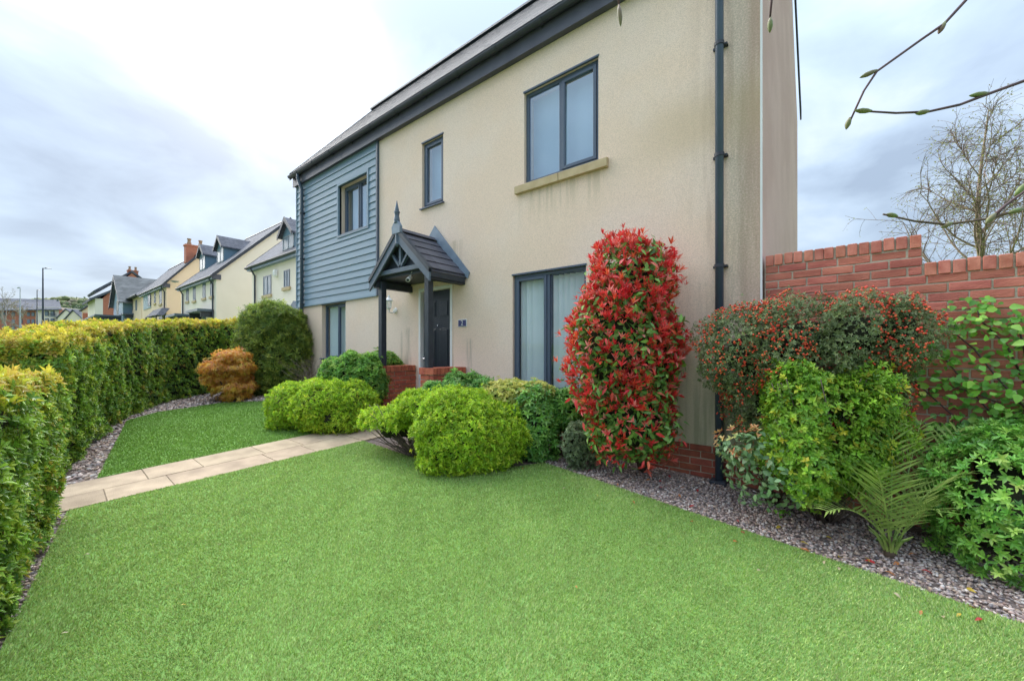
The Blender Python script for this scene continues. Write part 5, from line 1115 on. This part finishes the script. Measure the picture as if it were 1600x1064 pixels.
P = P + N * .012; P = np.repeat(P, 2, 0) + rng.normal(0, .012, (2 * n, 3)); OCT = (np.array([[1, 0, 0], [-1, 0, 0], [0, 1, 0], [0, -1, 0], [0, 0, 1], [0, 0, -1.]]), np.array([[0, 2, 4], [2, 1, 4], [1, 3, 4], [3, 0, 4], [2, 0, 5], [1, 2, 5], [3, 1, 5], [0, 3, 5]])); V, Fc, C = scatter(OCT, P, np.repeat(N, 2, 0), rng.uniform(.0078, .0118, 2 * n), palette(2 * n, [(.75, .07, .03), (.80, .16, .05), (.62, .04, .025)])); o = ob('berries', np_mesh('berries', V, Fc, C), 'berry', co, smooth=True); o['kind'] = 'stuff'
# yellow green privet in front of it
fv = wfw(1290) - .55
pv = shrub('privet_bush', 'airy yellow green shrub growing in front of the cotoneaster', 'shrub', [blob_px(1268, 665, fv + .08, 84, 88, .24), blob_px(1318, 658, fv, 62, 82, .22), blob_px(1292, 640, fv + .02, 60, 72, .22), blob_px(1294, 730, fv - .02, 76, 56, .24), blob_px(1240, 705, fv + .15, 40, 50, .16)], sprig(leaf2(.5), 6, 5, 50, zspread=.5, seed=44), 4600, .043, [(.20, .38, .035), (.29, .47, .045), (.12, .26, .03), (.50, .44, .04), (.38, .50, .06)], [3, 3, 2.5, .6, 1.2], depth=.22, lump=.11, lk=7, up=.4, corek=0, var=.2)
stems(pv, gnd(1290, 815), [at(rng.uniform(1205, 1385), rng.uniform(590, 740), fv + rng.uniform(-.15, .12)) for _ in range(34)], .009, .003, 'stem', 'twig', .07, 5)
# rose
fo = 3.22
rs = thing('rose_bush', 'rose bush with bluish green leaves and coppery new shoots by the downpipe', 'shrub', tuple(gnd(1205, 788)))
RB = [blob_px(1205, 735, fo, 62, 48, .3), blob_px(1180, 705, fo, 50, 32, .22), blob_px(1245, 720, fo, 32, 40, .2)]
n = 560; P, N = sample_blobs(RB, n, .12, .06, 9); foliage(rs, leaf8(.6, .08, .12), P, N, rng.uniform(.042, .062, n), palette(n, [(.14, .24, .10), (.20, .31, .14), (.09, .17, .07), (.30, .38, .20)]), 'leafgloss', tilt=.9, up=.3)
n = 240; P, N = sample_blobs(RB, n, .02, .06, 9); leaf_parts(rs, leaf8(.6, .08, .12), P, N, rng.uniform(.045, .066, n), palette(n, [(.15, .27, .11), (.22, .33, .16), (.10, .19, .08)]), tilt=.7, up=.4)
n = 90; P, N = sample_blobs(RB[1:2], n, .02, .08, 9); P[:, 2] += .05; foliage(rs, sprig(leaf8(.4), 4, 30, 60, seed=3), P, N, .042, palette(n, [(.42, .15, .07), (.46, .24, .08), (.38, .36, .12)]), 'leafgloss', name='new_shoots', up=.8)
stems(rs, gnd(1212, 786), [at(rng.uniform(1150, 1260), rng.uniform(690, 760), fo) for _ in range(14)], .008, .004, 'stem', 'bark', .05, 5)
# climber on the wall: heart shaped leaves on dark stems
hy = thing('climbing_hydrangea', 'bright green heart leaved climber on the brick wall', 'climber', (*wpt(1.6, .05), 0.))
def wall_px(px, py, off):
    s_ = onwall(px); q = np.array(wpt(s_, off)); fw_ = q @ FW; return np.array([*q, H + (HY - py) / F * fw_])
paths = [[(1600, 700), (1560, 660), (1520, 615), (1475, 560), (1445, 545)], [(1600, 640), (1555, 590), (1520, 545), (1490, 520), (1490, 500)], [(1590, 690), (1500, 660), (1450, 615), (1425, 592)], [(1600, 600), (1570, 540), (1530, 500), (1525, 485)], [(1600, 560), (1590, 520), (1575, 500)], [(1560, 690), (1480, 680), (1440, 660)], [(1600, 670), (1560, 630), (1510, 610), (1470, 600)], [(1650, 700), (1640, 600), (1620, 520)]]
Ps = []
for pth in paths:
    pts = [wall_px(x_, y_, rng.uniform(.03, .09)) for x_, y_ in pth]; ob('stem', MB().tube(pts, np.linspace(.008, .004, len(pts)), 6), 'twigbark', hy, smooth=True)
    for a, b in zip(pts[:-1], pts[1:]):
        for f in np.linspace(0, 1, 7): Ps.append(a + (b - a) * f)
Ps = np.array(Ps); n = 300; P = Ps[rng.integers(0, len(Ps), n)] + rng.normal(0, 1, (n, 3)) * [.065, .03, .06]; N = np.tile([wn[0], wn[1], .75], (n, 1))
HT = leaf8(.78, .07, .16, .32); leaf_parts(hy, HT, P + np.array([wn[0], wn[1], 0]) * .03, N, rng.uniform(.035, .072, n), palette(n, [(.15, .38, .045), (.23, .47, .06), (.10, .28, .04), (.32, .52, .08)], var=.2), tilt=.8)
n = 300; P = Ps[rng.integers(0, len(Ps), n)] + rng.normal(0, 1, (n, 3)) * [.06, .015, .06]; foliage(hy, HT, P, np.tile([wn[0], wn[1], .6], (n, 1)), rng.uniform(.03, .06, n), palette(n, [(.14, .34, .045), (.2, .42, .05), (.09, .24, .04)]), 'leaf', tilt=.6)
tl = wall_px(1538, 483, .05); P = tl + rng.normal(0, .02, (7, 3)); leaf_parts(hy, HT, P, np.tile([wn[0], wn[1], .7], (7, 1)), np.full(7, .06), palette(7, [(.18, .42, .05), (.26, .5, .07)]))
# palm
pb = gnd(1390, 868); pm = thing('palm', 'young feathery palm rising from the gravel', 'palm', tuple(pb))
def frond(base, tip, sag, L_=.25, n=17):
    base, tip = np.array(base), np.array(tip); ts = np.linspace(0, 1, 12); mid = (base + tip) / 2 + np.array([0, 0, sag]); pts = [(1 - t_) ** 2 * base + 2 * t_ * (1 - t_) * mid + t_ ** 2 * tip for t_ in ts]
    m = MB().tube(pts, np.linspace(.008, .0025, 12), 5); sd_ = norm(np.cross(pts[-1] - pts[0], [0, 0, 1])[None])[0]
    for k in range(n):
        f = .2 + .8 * k / n; i = min(int(f * 11), 10); p = pts[i] + (pts[i + 1] - pts[i]) * (f * 11 - i); d = norm((pts[i + 1] - pts[i])[None])[0]; up_ = np.cross(sd_, d)
        for s_ in (-1, 1):
            l_ = L_ * math.sin(math.pi * (.22 + .66 * f)) * rng.uniform(.85, 1.1) + .02; v_ = norm((d * (.45 + .6 * f) + sd_ * s_ * .95 + up_ * .38 + rng.normal(0, .07, 3))[None])[0]; w_ = norm(np.cross(v_, up_)[None])[0] * .0075
            e = p + v_ * l_ - np.array([0, 0, .03 * rng.uniform(0, 1)]); h_ = p + v_ * l_ * .4; m.poly([p - w_ * .4, h_ - w_, h_ + w_, p + w_ * .4]); m.poly([h_ - w_, e, h_ + w_])
    return m
mt['palm'] = M('palm_leaf', (.38, .47, .12), (.16, .26, .055), scale=12, rough=.4)
fb = float(pb[:2] @ FW)
for (px, py, df, sg) in ((1395, 664, .08, .05), (1296, 752, .12, .26), (1318, 700, .22, .20), (1500, 668, .12, .14), (1498, 742, -.12, .26), (1440, 655, .2, .1), (1290, 800, -.05, .32), (1370, 735, -.38, .22), (1468, 800, -.3, .30)):
    ob('frond', frond(pb + [rng.normal(0, .015), rng.normal(0, .015), .03], at(px, py, fb + df), sg * .8), 'palm', pm)
ob('stump', MB().lathe((pb[0], pb[1], pb[2] - .02), [(.03, 0), (.036, .04), (.03, .1), (.015, .16)], 9), 'bark', pm)
for k in range(9): a = k * .7; ob('leaf_base', MB().tube([pb + [.02 * math.cos(a), .02 * math.sin(a), .03], pb + [.07 * math.cos(a), .07 * math.sin(a), .13], pb + [.12 * math.cos(a), .12 * math.sin(a), .17]], [.012, .008, .003], 5), 'palm', pm)
# glossy bush at the right end
fq = fwg(1540, 950) + .38
QB = [blob_px(1580, 800, fq, 98, 132, .40), blob_px(1640, 770, fq + .15, 90, 140, .4), blob_px(1570, 730, fq + .25, 75, 80, .3)]
q = shrub('viburnum_bush', 'dense glossy mid green bush at the gravel edge past the palm', 'shrub', QB, sprig(leaf8(.36, .06, .12), 7, 5, 50, zspread=.3, seed=51), 2300, .050, [(.13, .33, .05), (.20, .43, .065), (.30, .53, .09), (.08, .2, .04), (.42, .60, .13)], [3, 3, 2.5, 1.2, 1.5], mat='leafgloss', depth=.08, lump=.04, up=.35, corek=.42)
P, N = sample_blobs(QB, 1200, .0, .04, 9); i = np.argsort(np.linalg.norm(P[:, :2], axis=1))[:600]; i = rng.choice(i, 260, replace=False)
leaf_parts(q, leaf8(.36, .06, .12), P[i] + N[i] * .02, N[i], rng.uniform(.042, .062, 260), palette(260, [(.18, .42, .06), (.28, .54, .09), (.12, .3, .05)]), tilt=.8, up=.4)
# small green shoots in the gravel
for px, py, lb in ((1222, 808, 'tiny green seedling in the gravel below the rose'), (1390, 850, 'low green leaves at the foot of the palm')):
    c = gnd(px, py); t = thing('seedling', lb, 'plant', tuple(c)); P = c + rng.normal(0, .03, (16, 3)) * [1, 1, .5] + [0, 0, .04]; leaf_parts(t, leaf8(.6), P, np.tile([0, 0, 1.], (16, 1)), np.full(16, .05), palette(16, [(.16, .4, .05), (.22, .5, .06)])); stems(t, c, P[:4], .003, .002, 'stem', 'bark', .01, 4)
# yew, maple, dry tuft by the far corner
fy = fwg(430, 612) - .1
shrub('yew_bush', 'large clipped egg shaped dark green conifer at the house corner', 'shrub', [blob_px(430, 556, fy, 48, 74, .7, 2.3), blob_px(425, 520, fy, 42, 46, .6)], sprig(leaf2(.24, .03, .1), 7, 8, 60, zspread=.7, seed=61), 8500, .085, [(.10, .17, .03), (.17, .25, .04), (.26, .33, .05), (.06, .11, .025), (.38, .42, .07)], [2, 3, 3, 2, 2], var=.2, lump=.08, lk=6, depth=.10, up=.5, knob=.04)
fa = fwg(357, 630) + .3
ac = shrub('maple_bush', 'small orange leaved maple with layered foliage in front of the far hedge', 'shrub', [blob_px(364, 558, fa, 24, 11, .35), blob_px(358, 575, fa, 36, 12, .45), blob_px(354, 590, fa + .1, 31, 12, .45), blob_px(366, 604, fa, 27, 11, .4), blob_px(364, 617, fa, 18, 9, .3)], sprig(leaf2(.3, .04, .2), 7, -20, 25, seed=63), 5200, .068, [(.70, .30, .05), (.70, .36, .08), (.70, .36, .04), (.70, .47, .09), (.70, .33, .16)], lump=.09, lk=7, depth=.28, up=.7, corek=.3, var=.2, knob=.05)
stems(ac, gnd(357, 628), [at(345, 580, fa), at(370, 570, fa), at(358, 560, fa)], .02, .008)
dt = thing('lavender_clump', 'dry grey leafless clump below the small ground floor window', 'shrub', tuple(gnd(488, 612)))
c = at(488, 606, fm + .9); stems(dt, c, [c + np.array([rng.normal(0, .3), rng.normal(0, .25), rng.uniform(.2, .6)]) for _ in range(110)], .0035, .0015, 'stem', 'twig', .07, 4)
# fallen leaves
ft = leaf8(.45, .1, .25); cols = {'red': (.55, .04, .04), 'orange': (.58, .22, .07), 'yellow': (.62, .44, .06), 'pale': (.52, .42, .26)}
fmesh = np_mesh('fallen_leaf', *ft); fmesh.materials.append(mt['leafpart'])
def fallen(px, py, c, where, size=.05):
    p = gnd(px, py, .02 if where == 'gravel' else .03); o = bpy.data.objects.new('fallen_leaf', fmesh); COL.objects.link(o); o.location = p; o.rotation_euler = (rng.normal(0, .25), rng.normal(0, .25), rng.uniform(0, 6.28)); s_ = size * rng.uniform(.8, 1.25); o.scale = (s_, s_, s_); o.color = (*cols[c], 1)
    tag(o, f'fallen {c} leaf lying on the {where}', 'leaf', f'fallen {c} leaves on the {where}')
for px, py, c in ((1030, 752, 'red'), (1034, 762, 'red'), (985, 748, 'orange'), (966, 758, 'orange'), (1070, 762, 'orange'), (1085, 790, 'red'), (1060, 772, 'orange'), (1090, 768, 'red'), (1140, 760, 'red'), (1110, 750, 'red'), (1150, 812, 'red'), (1158, 829, 'red'), (1220, 822, 'yellow'), (1250, 846, 'yellow'), (1310, 870, 'yellow'), (1352, 871, 'yellow'), (1368, 880, 'red'), (1382, 892, 'orange'), (1404, 878, 'orange'), (1290, 838, 'yellow'), (1510, 918, 'yellow'), (1512, 945, 'orange'), (925, 735, 'red'), (930, 727, 'orange'), (1350, 888, 'orange'), (1440, 890, 'red'), (1355, 815, 'orange'), (1045, 742, 'red'), (1010, 750, 'orange'), (1200, 800, 'orange'), (1265, 862, 'orange'), (1420, 866, 'orange')): fallen(px, py, c, 'gravel')
for px, py, c in ((818, 731, 'orange'), (880, 763, 'pale'), (935, 774, 'yellow'), (1000, 776, 'orange'), (988, 782, 'orange'), (1083, 815, 'red'), (1145, 845, 'orange'), (1288, 881, 'pale'), (1183, 891, 'pale'), (1440, 953, 'orange'), (1535, 966, 'red'), (1502, 958, 'yellow'), (1396, 925, 'pale'), (826, 772, 'pale'), (898, 915, 'orange'), (1475, 965, 'pale'), (1310, 890, 'pale'), (282, 945, 'yellow'), (340, 850, 'pale'), (140, 865, 'pale'), (95, 990, 'pale')): fallen(px, py, c, 'lawn', .032)
# twigs of an overhanging tree
def twig(label, pts, fw, buds, r=.0023, mat='twigbark'):
    q = [at(x_, y_, f_) for (x_, y_), f_ in zip(pts, fw)]; t = thing('budding_twig', label, 'twig', tuple(q[0]), 'twigs hanging from an overhead tree')
    ob('stem', MB().tube(q, np.linspace(r * 1.35, r * .7, len(q)), 7), mat, t, smooth=True)
    for (x0_, y0_), (x1_, y1_), f_ in buds:
        a, b = at(x0_, y0_, f_), at(x1_, y1_, f_); d = b - a; L_ = np.linalg.norm(d); ob('bud', MB().tube([a, a + d * .3, a + d * .6, a + d * .85, b], [.0018, .0042, .0046, .0026, .0004], 8), 'bud', t, smooth=True)
twig('upper bent twig with three green buds against the sky', [(1530, -25), (1508, 2), (1475, 38), (1440, 62), (1370, 112), (1350, 142), (1328, 190)], [.75] * 7, [((1477, 34), (1466, 54), .75), ((1370, 110), (1343, 122), .75), ((1328, 184), (1322, 203), .75)])
twig('long level twig with three green buds below the bent one', [(1640, 112), (1600, 127), (1545, 147), (1500, 164), (1450, 175), (1400, 177), (1350, 174)], [.72] * 7, [((1545, 146), (1514, 150), .72), ((1452, 174), (1430, 178), .72), ((1362, 174), (1335, 173), .72)])
twig('low brown twig with buds in front of the birch', [(1640, 318), (1600, 325), (1545, 342), (1480, 351), (1430, 346), (1380, 335)], [.75] * 6, [((1402, 338), (1384, 335), .75), ((1488, 348), (1470, 356), .75), ((1555, 334), (1540, 350), .73), ((1600, 326), (1575, 333), .74)], mat='bark')
twig('short twig rising to a dark bud beside the low twig', [(1545, 344), (1570, 322), (1600, 300), (1640, 270)], [.75] * 4, [((1586, 306), (1604, 285), .74)])
twig('twig end with one bud hanging down over the gutter', [(960, -40), (965, -10), (968, 12)], [.75] * 3, [((967, 8), (970, 42), .75)])
twig('twig end with one green bud hanging down over the gable wall', [(1207, -40), (1206, -5), (1203, 30)], [.75] * 3, [((1203.5, 28), (1203, 52), .75)])
